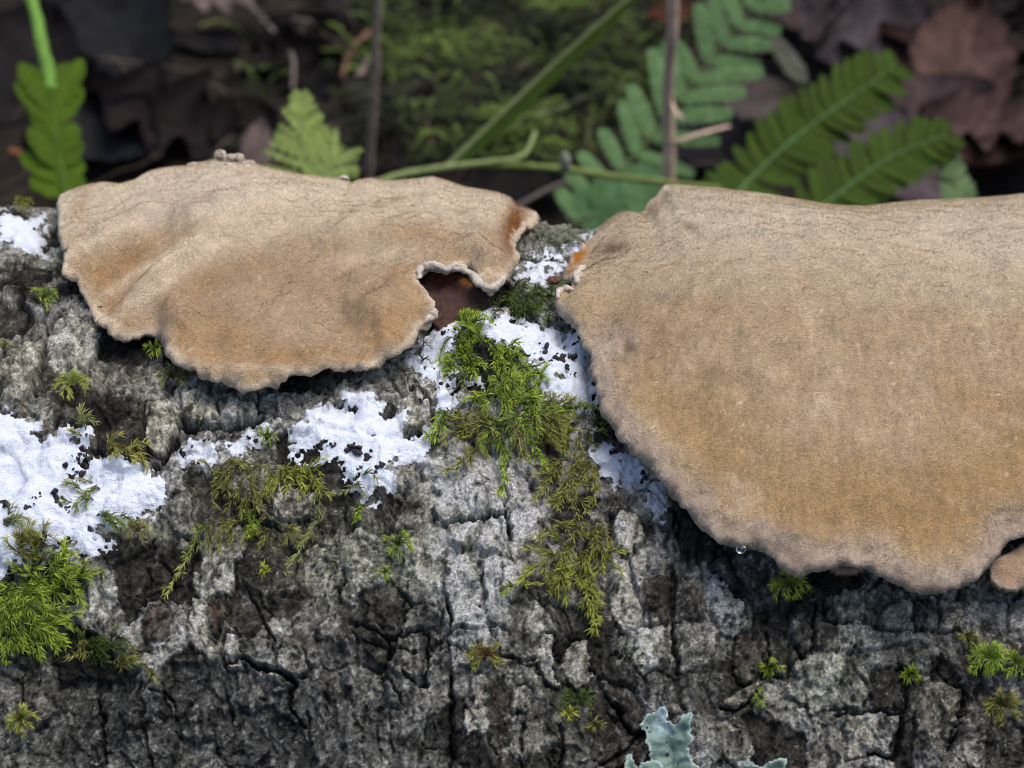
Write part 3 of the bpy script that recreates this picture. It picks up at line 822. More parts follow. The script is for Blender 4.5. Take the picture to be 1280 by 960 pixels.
def mixc(C, c, w): return C * (1 - w[:, None]) + np.asarray(c) * w[:, None]
def blob(px, py, x, y, rx, ry, ang=0):
    a = math.radians(ang)
    dx = (px - x) * math.cos(a) + (py - y) * math.sin(a); dy = -(px - x) * math.sin(a) + (py - y) * math.cos(a)
    return np.exp(-(dx / rx) ** 2 - (dy / ry) ** 2)

# --- smaller cap on the left
LF = [(72,285),(74,300),(80,308),(77,322),(80,340),(93,347),(98,356),(108,372),(114,390),(130,408),(150,420),(168,420),(178,414),(190,414),(200,420),(205,434),(218,448),(240,461),(262,472),(290,480),(312,482),(330,480),(345,478),(370,466),(395,461),(418,459),(440,456),(462,456),(478,450),(490,443),(508,432),(520,419),(526,406),(540,398),(546,387),(541,371),(533,360),(525,347),(529,334),(540,331),(556,336),(575,333),(590,337),(598,350),(612,360),(628,354),(634,342),(645,332),(650,318),(644,300),(650,288),(660,280),(672,276)]
LT = [(60,290),(72,272),(85,244),(95,236),(110,231),(130,228),(150,231),(175,224),(190,214),(205,210),(235,207),(262,201),(272,198),(280,198),(290,198),(300,199),(312,203),(325,208),(345,213),(370,218),(400,222),(422,224),(440,230),(448,226),(465,223),(480,227),(500,226),(520,224),(540,221),(560,227),(580,234),(605,238),(625,242),(638,246),(645,254),(658,260),(672,266),(690,278)]
LHE = [(70,300,.40),(110,380,.45),(150,415,.50),(300,475,.58),(440,455,.50),(520,415,.58),(545,385,.66),(600,350,.60),(650,300,.42),(675,275,.35)]
LB = [(150,330,95,26,-32,-.20),(250,270,160,22,-18,.10),(120,305,80,14,-28,.10),(200,345,110,16,-35,.13),(135,375,30,40,0,-.12),
      (260,380,26,26,0,-.10),(225,400,24,36,-30,.12),(200,415,10,14,0,-.12),(300,435,70,22,10,-.06),(330,462,90,12,0,.05),(460,395,26,20,0,.10),(420,400,18,26,0,-.08),
      (500,300,120,20,12,.08),(575,300,28,22,20,-.10),(590,315,36,14,30,.12),(610,280,50,18,20,.08),(640,270,14,30,0,-.12),(400,300,120,50,0,.06),(480,395,14,30,10,.08),(350,340,60,30,-20,-.08),(450,440,22,14,0,-.07),
      (100,255,22,16,-50,-.06),(610,318,40,7,32,.07),(590,330,30,7,20,-.07),(560,352,14,40,0,.0),(180,300,90,9,-20,.05),(110,335,40,9,-10,.05),(320,250,120,12,-8,.04),(240,430,40,12,35,-.06),(380,440,60,14,-8,.05),(500,370,30,24,0,.06),(430,250,40,14,0,-.04)]
def lcol(u, phi, d, px, py, h):
    n1 = fbm(u * .8, phi * R * .8, 4, 501); n2 = fbm(u * 3, phi * R * 3, 3, 503)
    C = np.broadcast_to(np.array([.44, .35, .25]), (len(u), 3)).copy()
    C = mixc(C, (.64, .58, .49), sst(340, 230, py + 45 * n1 + 14 * n2) * .85)
    for b in ((160,325,75,22,-30,.8),(140,375,20,28,0,.5),(250,395,60,28,25,.45),(300,430,80,26,12,.65),(370,330,90,36,-10,.35),(470,400,40,26,0,.65),(540,300,60,24,15,.6),(260,355,60,16,-25,.45),(620,292,30,14,10,.4),(100,255,10,22,25,.5),(440,435,60,14,-8,.5)):
        C = mixc(C, (.32, .205, .105), np.clip(blob(px, py, *b[:5]) * b[5] * (1 + .5 * n2), 0, 1))  # brown felt in the hollows, with relief shade painted into it
    C = mixc(C, (.33, .24, .165), np.clip(blob(px, py, 400, 345, 130, 48, 4) * .55 * (1 + .8 * n2), 0, 1))
    for b in ((200,385,38,18,10,.55),(440,437,26,9,0,.6),(160,395,30,14,30,.35),(240,250,140,14,-15,.4),(215,335,90,10,-33,.5)):
        C = mixc(C, (.52, .45, .40), np.clip(blob(px, py, *b[:5]) * b[5] * (1 + .6 * n2), 0, 1))
    C = mixc(C, (.19, .085, .03), np.clip(blob(px, py, 642, 285, 14, 34, 8) * 1.3, 0, 1) * sst(.0, .12, d))
    C = mixc(C, (.42, .25, .10), sst(.7, .3, d) * sst(.08, .3, d) * .35 * (py > 330))
    for b in ((200,325,110,7,-32,.7),(190,365,70,9,-35,.6),(120,300,60,7,-28,.6),(300,300,90,14,-14,.4),(120,380,8,30,-20,.5),(330,460,80,6,4,.4),(215,440,9,40,-38,.45),(470,320,80,12,-8,.4),(540,255,60,10,10,.4),(130,400,26,8,30,.5),(600,340,24,8,0,.7)):
        C = mixc(C, (.66, .58, .47), np.clip(blob(px, py, *b[:5]) * b[5] * (1 + .7 * n2), 0, 1))  # pale matted streaks that also put light on the ridges by colour
    for b in ((495,250,12,5,0,.6),(472,254,9,5,0,.6),(575,265,14,6,10,.4),(330,330,10,5,0,.2),(300,215,10,3,10,.5),(415,437,10,3,0,.5)):
        C = mixc(C, (.30, .22, .14), np.clip(blob(px, py, *b[:5]) * b[5], 0, 1))
    C = mixc(C, (.74, .67, .57), sst(.12 + .10 * n1 + .08 * n2, .0, d) * .7)
    fk = fbm(u * 8, phi * R * 8, 2, 551); C = mixc(C, (.70, .62, .50), sst(.50, .62, fk) * .6); C = mixc(C, (.20, .14, .09), sst(.52, .62, -fk) * .55)
    return np.array([.92, .865, .78]) * C * (1 + .14 * n1 + .16 * n2)[:, None]
fungus = thing('bracket_fungus', cyl(-3.4, PHT, R), label='smaller velvety tan bracket fungus on the left with a torn notch at its right side', cat='fungus', group='bracket fungi on the log')
shL = make_shell(LF, LT, LHE, (-8.6, .6), LB, lcol, seedn=1, rim_noise=.065, rt=.075, th=.085, lumps=.12, bgain=1.9)
part('cap', shL['V'], shL['F'], M_cap, fungus, True, shL['C'])
V, F, c = hair_mesh(shL, 110000, .050, .0085, seedn=3)
part('fuzz', V, F, M_hair, fungus, True, c, kind='stuff')

# knobs and small folds standing on the rear rim of the left cap
def on_shell(sh, px, py, lift=0.0):
    h = .5
    for _ in range(20):
        u_, p_ = hit(np.array([float(px)]), np.array([float(py)]), R + h)
        h = .5 * h + .5 * float(sh['Hf'](u_, np.minimum(p_, PHT))[0])
    return cyl(float(u_[0]), min(float(p_[0]), PHT), R + h + lift)
def lump_mesh(c, r, sq=(1, 1, 1), amp=.25, fr=3.0, sub=3, seed=0):
    V, F = ico((0, 0, 0), 1, sub)
    k = 1 + amp * fbm(V[:, 0] * fr + V[:, 2] * 2 + seed, V[:, 1] * fr - V[:, 2] * 1.3, 3, 600 + seed)
    return np.asarray(c) + V * k[:, None] * r * np.array(sq), F
for i, (x, y, r_, sq) in enumerate([(276,193,.085,(1,.8,1)),(287,195,.07,(1.4,.8,.7)),(298,194,.085,(1.2,.8,.7)),(312,201,.06,(1.2,1,.6)),(243,205,.05,(2.2,1,.5)),(281,205,.05,(2,1,.5))]):
    V, F = lump_mesh(on_shell(shL, x, max(y, 201 + i), .0) + np.array([0, 0, max(0, (201 - y)) / 68.]), r_ * 1.15, sq, .45, 2.6, 3, i)
    part('rim_knob', V, F, M_cap, fungus, True, np.broadcast_to([.50, .43, .34], V.shape) * (1 + .2 * np.sin(V[:, :1] * 40)))
for i, (pts, r_) in enumerate([([(563,336),(580,338),(592,345),(600,355),(612,360),(625,354),(631,344)], .062), ([(524,348),(526,336),(536,332),(548,333),(556,338)], .058), ([(556,338),(570,333),(584,336)], .06), ([(545,386),(541,395),(530,403)], .06)]):
    q = smooth_poly(pts, False, 5); P = np.array([on_shell(shL, x, y, .0) for x, y in q])
    s_ = np.linspace(0, 1, len(P)); rr = r_ * (np.sin(np.pi * s_) ** .5 * .8 + .25) * (1 + .5 * fbm(s_ * 14, s_ * 0, 2, 70 + i))
    V, F = tube(P, rr, 10)
    V = V + .045 * np.stack([fbm(V[:, 0] * 9, V[:, 1] * 9, 2, 5), fbm(V[:, 1] * 9, V[:, 2] * 9, 2, 6), fbm(V[:, 2] * 9, V[:, 0] * 9, 2, 7)], 1)
    part('curled_rim', V, tri(F), M_cap, fungus, True, np.broadcast_to([.56, .49, .41], V.shape))
# dark red-brown flesh inside the notch
def sheet(pts, hfun, step, colf, thick=.06, lens=True):
    q = smooth_poly(pts, True, 4); u_, p_ = hit(q[:, 0], q[:, 1], R + .35); poly = np.stack([u_, p_ * R], 1)
    a = np.arange(poly[:, 0].min() - step, poly[:, 0].max() + step, step); b = np.arange(poly[:, 1].min() - step, poly[:, 1].max() + step, step)
    A, B = np.meshgrid(a, b); d, bx, by, ins = seg_dist(A, B, poly); n, m = A.shape; i = np.arange(n * m).reshape(n, m)
    F = np.stack([i[:-1, :-1], i[:-1, 1:], i[1:, 1:], i[1:, :-1]], -1).reshape(-1, 4); F = F[ins.ravel()[F].sum(1) >= 3]
    A = A.ravel().copy(); B = B.ravel().copy(); d = d.ravel().copy(); o_ = ~ins.ravel(); A[o_] = bx.ravel()[o_]; B[o_] = by.ravel()[o_]; d[o_] = 0
    u_, inv_ = np.unique(F, return_inverse=True); F = inv_.reshape(-1, 4); A, B, d = A[u_], B[u_], d[u_]
    h = hfun(A, B / R, d)
    V = cyl(A, B / R, R + h); px, py = proj(V); Cc = colf(px, py, d, A, B)
    V2 = cyl(A, B / R, R + h - thick)
    k = len(V)
    # walls
    ed = np.vstack([F[:, [0, 1]], F[:, [1, 2]], F[:, [2, 3]], F[:, [3, 0]]]); ek = np.sort(ed, 1); key = ek[:, 0].astype(np.int64) * k + ek[:, 1]
    _, fi, c_ = np.unique(key, return_index=True, return_counts=True); e = ed[fi[c_ == 1]]
    W = np.stack([e[:, 1], e[:, 0], e[:, 0] + k, e[:, 1] + k], 1)
    return np.vstack([V, V2]), np.vstack([F, F[:, ::-1] + k, W]), np.vstack([Cc, Cc * .8])
def fl_c(px, py, d, A, B):
    n = fbm(A * 6, B * 4, 3, 711)
    C = np.broadcast_to(np.array([.055, .024, .018]), (len(px), 3)).copy()
    C = mixc(C, (.22, .055, .022), np.clip(blob(px, py, 553, 346, 18, 7) * (1 + n), 0, 1))
    C = mixc(C, (.24, .10, .015), np.clip(blob(px, py, 588, 350, 16, 6) * (1 + n), 0, 1))
    return C
V, F, c = sheet([(518,332),(560,322),(610,335),(622,346),(614,368),(598,380),(578,392),(552,398),(538,382),(528,362)], lambda u, p, d: .10 + .42 * (p - p.min()) / (p.max() - p.min()) + .07 * fbm(u * 4, p * R * 4, 3, 5), .03, fl_c, .25)
part('torn_flesh', V, F, M_flesh, fungus, True, c, label='dark red-brown torn flesh inside the notch')

# --- larger cap on the right
RF = [(748,285),(738,292),(726,303),(722,312),(712,318),(706,330),(703,343),(712,346),(714,352),(705,357),(697,361),(693,371),(696,383),(706,392),(716,402),(724,414),(728,428),(737,436),(739,446),(736,456),(742,472),(745,490),(752,508),(764,526),(775,545),(790,562),(802,572),(822,595),(838,612),(855,632),(872,652),(890,668),(905,676),(920,683),(938,682),(952,686),(965,698),(975,708),(990,716),(1003,722),(1014,714),(1030,710),(1055,706),(1075,707),(1090,712),(1105,721),(1120,727),(1140,736),(1160,739),(1185,738),(1205,732),(1225,719),(1240,704),(1248,690),(1262,676),(1285,668),(1330,650),(1380,600),(1420,520),(1440,430),(1450,330)]
RT = [(730,300),(745,287),(760,276),(772,268),(785,265),(800,268),(810,262),(812,252),(822,246),(832,231),(850,232),(870,234),(900,236),(930,240),(960,244),(1000,251),(1030,256),(1050,258),(1080,259),(1110,255),(1150,251),(1200,249),(1240,247),(1280,243),(1340,246),(1420,262),(1470,290)]
RHE = [(700,350,.50),(740,445,.55),(780,560,.60),(860,640,.78),(960,690,.95),(1100,715,.95),(1200,730,.90),(1280,670,.8),(1420,520,.7)]
RB = [(880,480,40,26,0,.05),(860,282,10,6,20,-.05),(755,405,40,14,-60,-.07),(770,350,50,20,-10,.08),(720,335,24,8,-30,-.10),(748,312,30,7,-12,-.08),(785,432,14,8,30,-.10),(850,370,40,20,20,-.03),
      (1000,670,50,16,8,.10),(1000,650,60,10,8,-.05),(1170,700,90,22,-4,.04),(1240,520,60,22,30,-.06),(1130,590,50,12,10,-.05),(960,300,140,16,16,.04),(1050,560,200,60,10,.06),(930,675,30,12,0,.06),(970,700,14,24,20,-.06),
      (1080,690,70,10,0,-.05),(800,540,30,60,-35,.04),(1260,660,30,20,-40,-.12),(742,345,30,8,-20,.09),(752,320,40,6,-14,-.10),(735,375,20,30,20,.06),(800,300,60,10,-10,-.03),(1000,400,160,40,20,.04),(900,560,120,30,35,-.04),(860,620,60,12,40,.05),(1220,600,60,40,0,.05)]
def rcol(u, phi, d, px, py, h):
    n1 = fbm(u * .7, phi * R * .7, 4, 521); n2 = fbm(u * 2.6, phi * R * 2.6, 3, 523)
    C = np.broadcast_to(np.array([.43, .335, .225]), (len(u), 3)).copy()
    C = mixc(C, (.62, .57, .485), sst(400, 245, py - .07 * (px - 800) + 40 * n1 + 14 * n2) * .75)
    band = sst(.35, .75, d + .12 * n1) * sst(2.1, .9, d + .35 * n1) * sst(400, 520, py)
    C = mixc(C, (.35, .225, .10), band * .56)
    for b in ((1240,520,80,30,25,.5),(1120,640,120,36,5,.35),(830,420,40,26,10,.35),(790,400,30,40,0,.25),(1060,580,60,20,10,.3),(1000,668,45,12,8,.45),(1210,640,60,60,0,.3),(870,380,40,14,10,.25)):
        C = mixc(C, (.34, .215, .105), np.clip(blob(px, py, *b[:5]) * b[5] * (1 + .8 * n2), 0, 1))
    rim = sst(.52, .20, d + .22 * n1 + .06 * n2) * sst(400, 470, py)
    C = mixc(C, (.39, .325, .295), rim * .75)
    C = mixc(C, (.40, .32, .29), np.clip(blob(px, py, 770, 425, 36, 26) * .7, 0, 1))
    C = mixc(C, (.24, .17, .12), np.clip(blob(px, py, 762, 312, 26, 8, -12) * 1.1, 0, 1))
    C = mixc(C, (.36, .15, .02), np.clip(blob(px, py, 719, 320, 15, 8, -40) * 1.7, 0, 1))
    C = mixc(C, (.22, .08, .03), np.clip(blob(px, py, 704, 338, 10, 9, -40) * 1.4, 0, 1))
    C = mixc(C, (.25, .18, .14), np.clip(blob(px, py, 786, 436, 7, 5) * 1.1, 0, 1))
    C = mixc(C, (.62, .53, .44), sst(.10, .03, d) * .8 * sst(480, 420, py))
    C = mixc(C, (.66, .60, .53), sst(.10, .0, d) * .55)
    for b in ((860,283,11,5,20,.75),(868,288,8,2,30,.6),(1018,432,3,2,0,.9),(830,372,16,6,20,.35),(905,470,40,10,10,.3),(1130,590,40,6,5,.35),(920,660,20,5,20,.3),(1265,540,6,16,0,.4),(745,330,30,4,-20,.5)):
        C = mixc(C, (.24, .17, .11), np.clip(blob(px, py, *b[:5]) * b[5], 0, 1))
    st = fbm(u * 1.6 + .5 * n1, phi * R * .9, 4, 531, gain=.6)
    C = mixc(C, (.60, .52, .42), sst(.1, .5, st) * .35)
    C = mixc(C, (.30, .20, .12), sst(.12, .5, -st) * .16)
    fk = fbm(u * 7, phi * R * 7, 2, 553); C = mixc(C, (.70, .62, .50), sst(.54, .64, fk) * .6); C = mixc(C, (.20, .14, .09), sst(.52, .62, -fk) * .55)
    fi = fbm(u * 12, phi * R * 2.2, 3, 555, gain=.7); C = C * (1 + .30 * fi * sst(300, 420, py))[:, None]
    return np.array([.91, .865, .79]) * C * (1 + .10 * n1 + .14 * n2)[:, None]
fungus2 = thing('bracket_fungus', cyl(5.5, PHT, R), label='larger velvety tan bracket fungus on the right running out of the frame', cat='fungus', group='bracket fungi on the log')
shR = make_shell(RF, RT, RHE, (1.0, 12.5), RB, rcol, step=.05, seedn=2, rim_noise=.045, rt=.10, th=.09, lumps=.065, bgain=1.0)
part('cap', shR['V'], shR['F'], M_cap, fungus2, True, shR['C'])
V, F, c = hair_mesh(shR, 230000, .050, .0085, seedn=4)
part('fuzz', V, F, M_hair, fungus2, True, c, kind='stuff')
for i, (pts, r_) in enumerate([([(722,354),(721,346),(725,338),(733,332)], .075), ([(697,372),(699,364),(708,360),(716,362)], .055)]):
    q = smooth_poly(pts, False, 5); P = np.array([on_shell(shR, x, y, -.005) for x, y in q])
    s_ = np.linspace(0, 1, len(P)); rr = r_ * (np.sin(np.pi * s_) ** .5 * .8 + .15) * (1 + .25 * np.sin(s_ * 19 + i))
    V, F = tube(P, rr, 10)
    part('curled_rim', V, tri(F), M_cap, fungus2, True, np.broadcast_to([.60, .52, .43], V.shape))
V, F = lump_mesh(on_shell(shR, 692, 349, -.02), .08, (1.3, 1, .8), .4, 2.4, 3, 9)
part('torn_flesh', V, F, M_flesh, fungus2, True, np.broadcast_to([.12, .06, .035], V.shape), label='orange-brown torn flesh')

# small caps half hidden under the larger one
def mini(pts, hh, lab, c0):
    V, F, c = sheet(pts, lambda u, p, d: hh - .03 + .07 * np.sqrt(np.clip(d / .12, 0, 1)) + .06 * fbm(u * 3.5, p * R * 3.5, 3, 9), .03,
        lambda px, py, d, A, B: mixc(np.broadcast_to(np.array(c0), (len(px), 3)) * (1 + .3 * fbm(A * 5, B * 5, 3, 31))[:, None], (.5, .4, .33), sst(.12, .02, d) * .6), .16)
    obj('small_fungus', V, F, M_cap, None, V.mean(0), True, c, label=lab, cat='fungus')
mini([(1234,712),(1238,707),(1240,702),(1262,690),(1300,670),(1340,690),(1330,728),(1300,736),(1288,742),(1276,738),(1264,742),(1252,738),(1245,735),(1236,724)], .42, 'small orange-tan bracket fungus under the right rim of the larger cap', (.36,.25,.165))
mini([(1034,716),(1045,706),(1062,702),(1080,706),(1086,714),(1070,722),(1052,724)], .55, 'tiny brown fungus lobe under the middle of the larger cap rim', (.26,.15,.08))

# ------------------------------------------------------------------ lichens
def lic_c(px, py, d, A, B):
    n = fbm(A * 4, B * 4, 3, 41)
    C = np.broadcast_to(np.array([.115, .175, .150]), (len(px), 3)) * (1 + .5 * n)[:, None]
    C = mixc(C, (.24, .32, .36), np.clip(blob(px, py, 830, 900, 14, 20) * .8, 0, 1))
    return mixc(C, (.36, .44, .41), sst(.06, .0, d) * .6)
def lichen(lab, lobes, hb):
    rl = np.random.default_rng(3)
    lobes = [[(x + rl.normal(0, 1.3), y + rl.normal(0, 1.3)) for x, y in smooth_poly(l, True, 3)] for l in lobes]
    q = np.vstack([np.array(l) for l in lobes]); c0 = from_hit(*q.mean(0), .1)
    L_ = thing('lichen', c0, label=lab, cat='lichen')
    for i, l in enumerate(lobes):
        V, F, c = sheet(l, lambda u, p, d, i=i: bark_hs(u, p) + hb + .02 * i + .05 * sst(.14, .0, d) + .15 * fbm(u * 3.4, p * R * 3.4, 4, 61, gain=.6), .022, lic_c, .025)
        part('lichen_lobe', V, tri(F), M_lichen, L_, True, c)
lichen('teal green leafy lichen at the bottom edge right of the middle', [
    [(806,912),(802,900),(810,888),(820,884),(828,877),(836,882),(838,894),(846,902),(852,892),(862,888),(869,893),(866,908),(868,922),(863,932),(866,945),(876,965),(850,975),(820,975),(812,955),(815,938),(808,928)],
    [(784,975),(780,955),(786,940),(793,941),(795,955),(802,962),(806,975)], [(800,975),(798,955),(812,946),(830,952),(834,975)]], .06)
lichen('pale thin lichen strip at the bottom edge below the larger cap', [
    [(930,975),(934,952),(945,950),(952,955),(968,948),(984,944),(988,955),(980,975)]], .07)

# ------------------------------------------------------------------ moss on the log
def moss_shoot(path, nrm, r, leaf_l=.145, dens=9.5, col0=(.12, .19, .025), col1=(.30, .38, .06), spread=.9, stem_r=.012):
    """path Nx3, normals Nx3: a thin stem with narrow pointed leaves"""
    path = np.asarray(path); nrm = np.asarray(nrm)
    seg = np.linalg.norm(np.diff(path, axis=0), axis=1); L = np.r_[0, np.cumsum(seg)]; tot = L[-1]
    k = max(6, int(tot * dens * 7.5)); s = np.sort(r.random(k)) * tot
    P = np.stack([np.interp(s, L, path[:, i]) for i in range(3)], 1); N_ = np.stack([np.interp(s, L, nrm[:, i]) for i in range(3)], 1)
    T = np.gradient(path, axis=0); T = np.stack([np.interp(s, L, T[:, i]) for i in range(3)], 1); T /= np.linalg.norm(T, axis=1)[:, None] + 1e-9
    B = np.cross(T, N_); B /= np.linalg.norm(B, axis=1)[:, None] + 1e-9
    ang = r.uniform(-1.25, 1.25, k)
    out = B * np.sin(ang)[:, None] * spread + N_ * (np.cos(ang)[:, None] * .75)
    D = T * r.uniform(.5, 1.2, k)[:, None] + out + r.normal(0, .15, (k, 3)); D /= np.linalg.norm(D, axis=1)[:, None] + 1e-9
    ll = leaf_l * r.uniform(.55, 1.2, k)[:, None] * (1 - .45 * (s / tot) ** 3)[:, None]
    W = np.cross(D, N_ + r.normal(0, .5, (k, 3))); W /= np.linalg.norm(W, axis=1)[:, None] + 1e-9
    wd = .082 * ll
    dn = T * .25 - N_ * .22
    V = np.stack([P - W * wd * .6, P + W * wd * .6, P + (D * .5) * ll + W * wd * .8, P + (D * .5) * ll - W * wd * .8, P + (D + dn) * ll], 1).reshape(-1, 3)
    i0 = (np.arange(k) * 5)[:, None]
    F = np.vstack([i0 + [0, 1, 2], i0 + [0, 2, 3], i0 + [3, 2, 4]])
    tt = (s / tot)
    cc = (np.array(col0) + (np.array(col1) - col0) * (tt[:, None] ** 1.3)) * r.uniform(.65, 1.35, k)[:, None]
    cc = np.repeat(cc, 5, axis=0)
    Vs, Fs = tube(path, np.linspace(stem_r, stem_r * .4, len(path)), 4, False)
    V2, F2, C2 = join([(V, F, cc), (Vs, Fs, np.array(col0) * .9)])
    return V2, F2, C2

def surf_normal(P):
    n = P * np.array([0, 1, 1]); return n / (np.linalg.norm(n, axis=-1, keepdims=True) + 1e-9)

def shoot_on_log(root, pxpath, r, lift0=.05, lift1=.16, **kw):
    q = smooth_poly(pxpath, False, 4) if len(pxpath) > 2 else np.array([np.array(pxpath[0]) + (np.array(pxpath[1]) - pxpath[0]) * t for t in np.linspace(0, 1, 6)], float)
    u_, p_ = hit(q[:, 0], q[:, 1], R + .2)
    t = np.linspace(0, 1, len(q))
    hh = bark_hs(u_, p_) + lift0 + (lift1 - lift0) * np.sin(np.pi * np.clip(t * .9 + .05, 0, 1)) + .03 * t
    P = cyl(u_, p_, R + hh) + r.normal(0, .008, (len(q), 3))
    V, F, c = moss_shoot(P, surf_normal(P), r, **kw)
    part('moss_shoot', V, F, M_moss, root, False, c)

GREEN = dict(col0=(.045, .075, .010), col1=(.36, .48, .035))
OLIVE = dict(col0=(.07, .07, .018), col1=(.30, .31, .06))
DARK = dict(col0=(.035, .055, .012), col1=(.09, .13, .02))
PALE = dict(col0=(.12, .13, .05), col1=(.30, .34, .12))
def clump(lab, areas, seed, explicit=(), pal=GREEN, **kw):
    """areas: (cx, cy, rx, ry, n, direction degrees (0 right, 90 down), spread deg, length px, palette)"""
    r = np.random.default_rng(seed)
    c0 = from_hit(areas[0][0], areas[0][1], .1)
    o = thing('moss_clump', c0, label=lab, cat='moss', group='moss on the log')
    for a in areas:
        cx, cy, rx, ry, n, dg, sp, ln = a[:8]; n = int(n * (.78 if pal is GREEN else .55) + .5); pl = a[8] if len(a) > 8 else pal
        for _ in range(n):
            th_ = r.uniform(0, 6.28); q = r.uniform(0, 1) ** .5
            x, y = cx + rx * q * math.cos(th_), cy + ry * q * math.sin(th_)
            an = math.radians(dg + r.normal(0, sp)); l = ln * r.uniform(.55, 1.25)
            x1, y1 = x + l * .5 * math.cos(an), y + l * .5 * math.sin(an)
            an2 = an + r.normal(0, .45) + .15 * (math.pi / 2 - an)
            x2, y2 = x1 + l * .5 * math.cos(an2), y1 + l * .5 * math.sin(an2)
            shoot_on_log(o, [(x, y), (x1, y1), (x2, y2)], r, lift0=.02 + .05 * (1 - q), lift1=.08 + .14 * (1 - q), **{**pl, **kw})
    for e in explicit:
        pl = e[1] if len(e) > 1 else pal
        shoot_on_log(o, e[0], r, lift0=.06, lift1=.16, dens=14, **{**pl, **kw})
        q = smooth_poly(e[0], False, 3)
        for k in range(1, len(q) - 1):                       # side branchlets
            dv = q[k + 1] - q[k - 1]; dv = dv / (np.linalg.norm(dv) + 1e-9); nv = np.array([-dv[1], dv[0]]) * (1 if k % 2 else -1)
            l = r.uniform(9, 17) * (1 - .6 * k / len(q))
            shoot_on_log(o, [tuple(q[k]), tuple(q[k] + (dv * .8 + nv * .7) * l)], r, lift0=.07, lift1=.12, dens=14, **{**pl, **kw})
    return o

clump('bright green upper lobe of moss below the notch of the smaller cap', [(600,430,42,24,60,70,70,26),(585,408,14,12,16,-60,50,22),(635,455,30,14,22,40,50,24)], 1)
clump('dense bright green moss starburst in the middle of the log', [(640,500,58,26,54,80,80,34),(640,490,26,16,26,-60,60,24),(690,520,50,30,46,60,60,32,OLIVE),(600,520,40,22,24,140,40,30,OLIVE)], 2,
      explicit=(([(625,530),(630,570),(628,612)],),([(655,520),(668,555),(684,580)],),([(600,545),(580,570),(556,585)],OLIVE),([(560,505),(548,530),(536,545)],),([(700,500),(730,500),(755,505)],),([(645,520),(648,545),(655,570)],OLIVE)))
clump('olive moss trailing down from the middle clump towards the lower right', [(712,570,30,20,20,90,50,34,OLIVE),(722,600,22,16,8,80,40,30,OLIVE)], 3, pal=OLIVE,
      explicit=(([(700,560),(690,590),(668,620)],),([(735,560),(742,590),(743,620)],),([(715,590),(705,612),(688,622)],)))
clump('yellow-green feathery moss hanging below the middle of the log, lower fan', [(718,650,36,10,24,60,60,24,OLIVE),(722,690,38,24,46,95,40,34),(745,680,12,30,12,90,20,30,OLIVE)], 4,
      explicit=(([(700,680),(670,705),(630,738)],),([(740,700),(742,740),(745,790)],),([(728,700),(735,735),(738,760)],),([(705,700),(700,720),(694,732)],OLIVE)), pal=dict(col0=(.10,.11,.02), col1=(.33,.38,.05)))
clump('big bright moss clump at the left edge below the white crust', [(30,745,45,34,90,80,70,34),(60,715,40,22,30,-20,60,30),(40,685,20,16,18,-90,50,26,OLIVE),(85,715,22,10,14,0,40,28),(30,780,34,16,30,80,40,28)], 5)
clump('dark green moss running right from the left edge clump', [(120,800,36,14,34,20,50,26,DARK),(155,822,20,8,12,20,30,22,OLIVE),(100,790,14,14,8,60,40,22,OLIVE)], 6, pal=OLIVE)
clump('olive moss mat below the narrow crust strip', [(300,590,46,26,60,100,70,30,OLIVE),(285,640,34,18,20,120,40,28,OLIVE),(345,640,30,14,14,100,60,24,OLIVE)], 7, pal=OLIVE,
      explicit=(([(262,640),(235,680),(200,738)],dict(col0=(.08,.11,.02),col1=(.40,.45,.10))),([(398,600),(395,640),(372,680),(352,710)],PALE),([(318,625),(314,640),(312,652)],GREEN)), leaf_l=.12)
clump('yellow-green moss tuft left of the crust with black granules', [(370,578,24,12,26,60,60,26),(350,590,12,10,8,120,40,24),(388,600,12,14,8,90,40,24)], 8, pal=dict(col0=(.12,.14,.02), col1=(.36,.40,.06)))
clump('pale moss sprigs below the tip of the curved white crust', [(450,590,8,14,6,90,40,26,PALE),(452,625,6,8,4,90,30,22,GREEN)], 9, pal=PALE)
clump('dark moss bed in the gap between the two caps', [(650,360,34,14,50,60,80,22,DARK),(690,372,20,12,16,-40,60,24,dict(col0=(.05,.07,.02),col1=(.16,.24,.05))),(632,378,30,8,20,0,80,20,DARK)], 10, pal=DARK)
clump('short olive moss on the bark under the front of the curved crust', [(520,430,16,10,8,90,90,16,DARK),(585,470,20,12,10,90,90,18,PALE)], 11, pal=PALE, leaf_l=.10)
clump('moss sprigs overlapping the large white crust at the left', [(110,600,16,10,10,160,30,26,PALE),(105,618,18,6,8,170,30,26,dict(col0=(.10,.12,.04),col1=(.22,.27,.06))),(130,642,24,8,14,25,20,30,dict(col0=(.08,.12,.03),col1=(.20,.28,.05))),(15,650,14,12,10,-30,50,24,PALE)], 12, pal=PALE)
clump('yellow-brown moss patch above the notched bark plate at left', [(155,560,20,8,16,10,50,22,dict(col0=(.14,.13,.03),col1=(.36,.36,.07))),(103,535,8,10,6,-60,40,20,PALE)], 13)
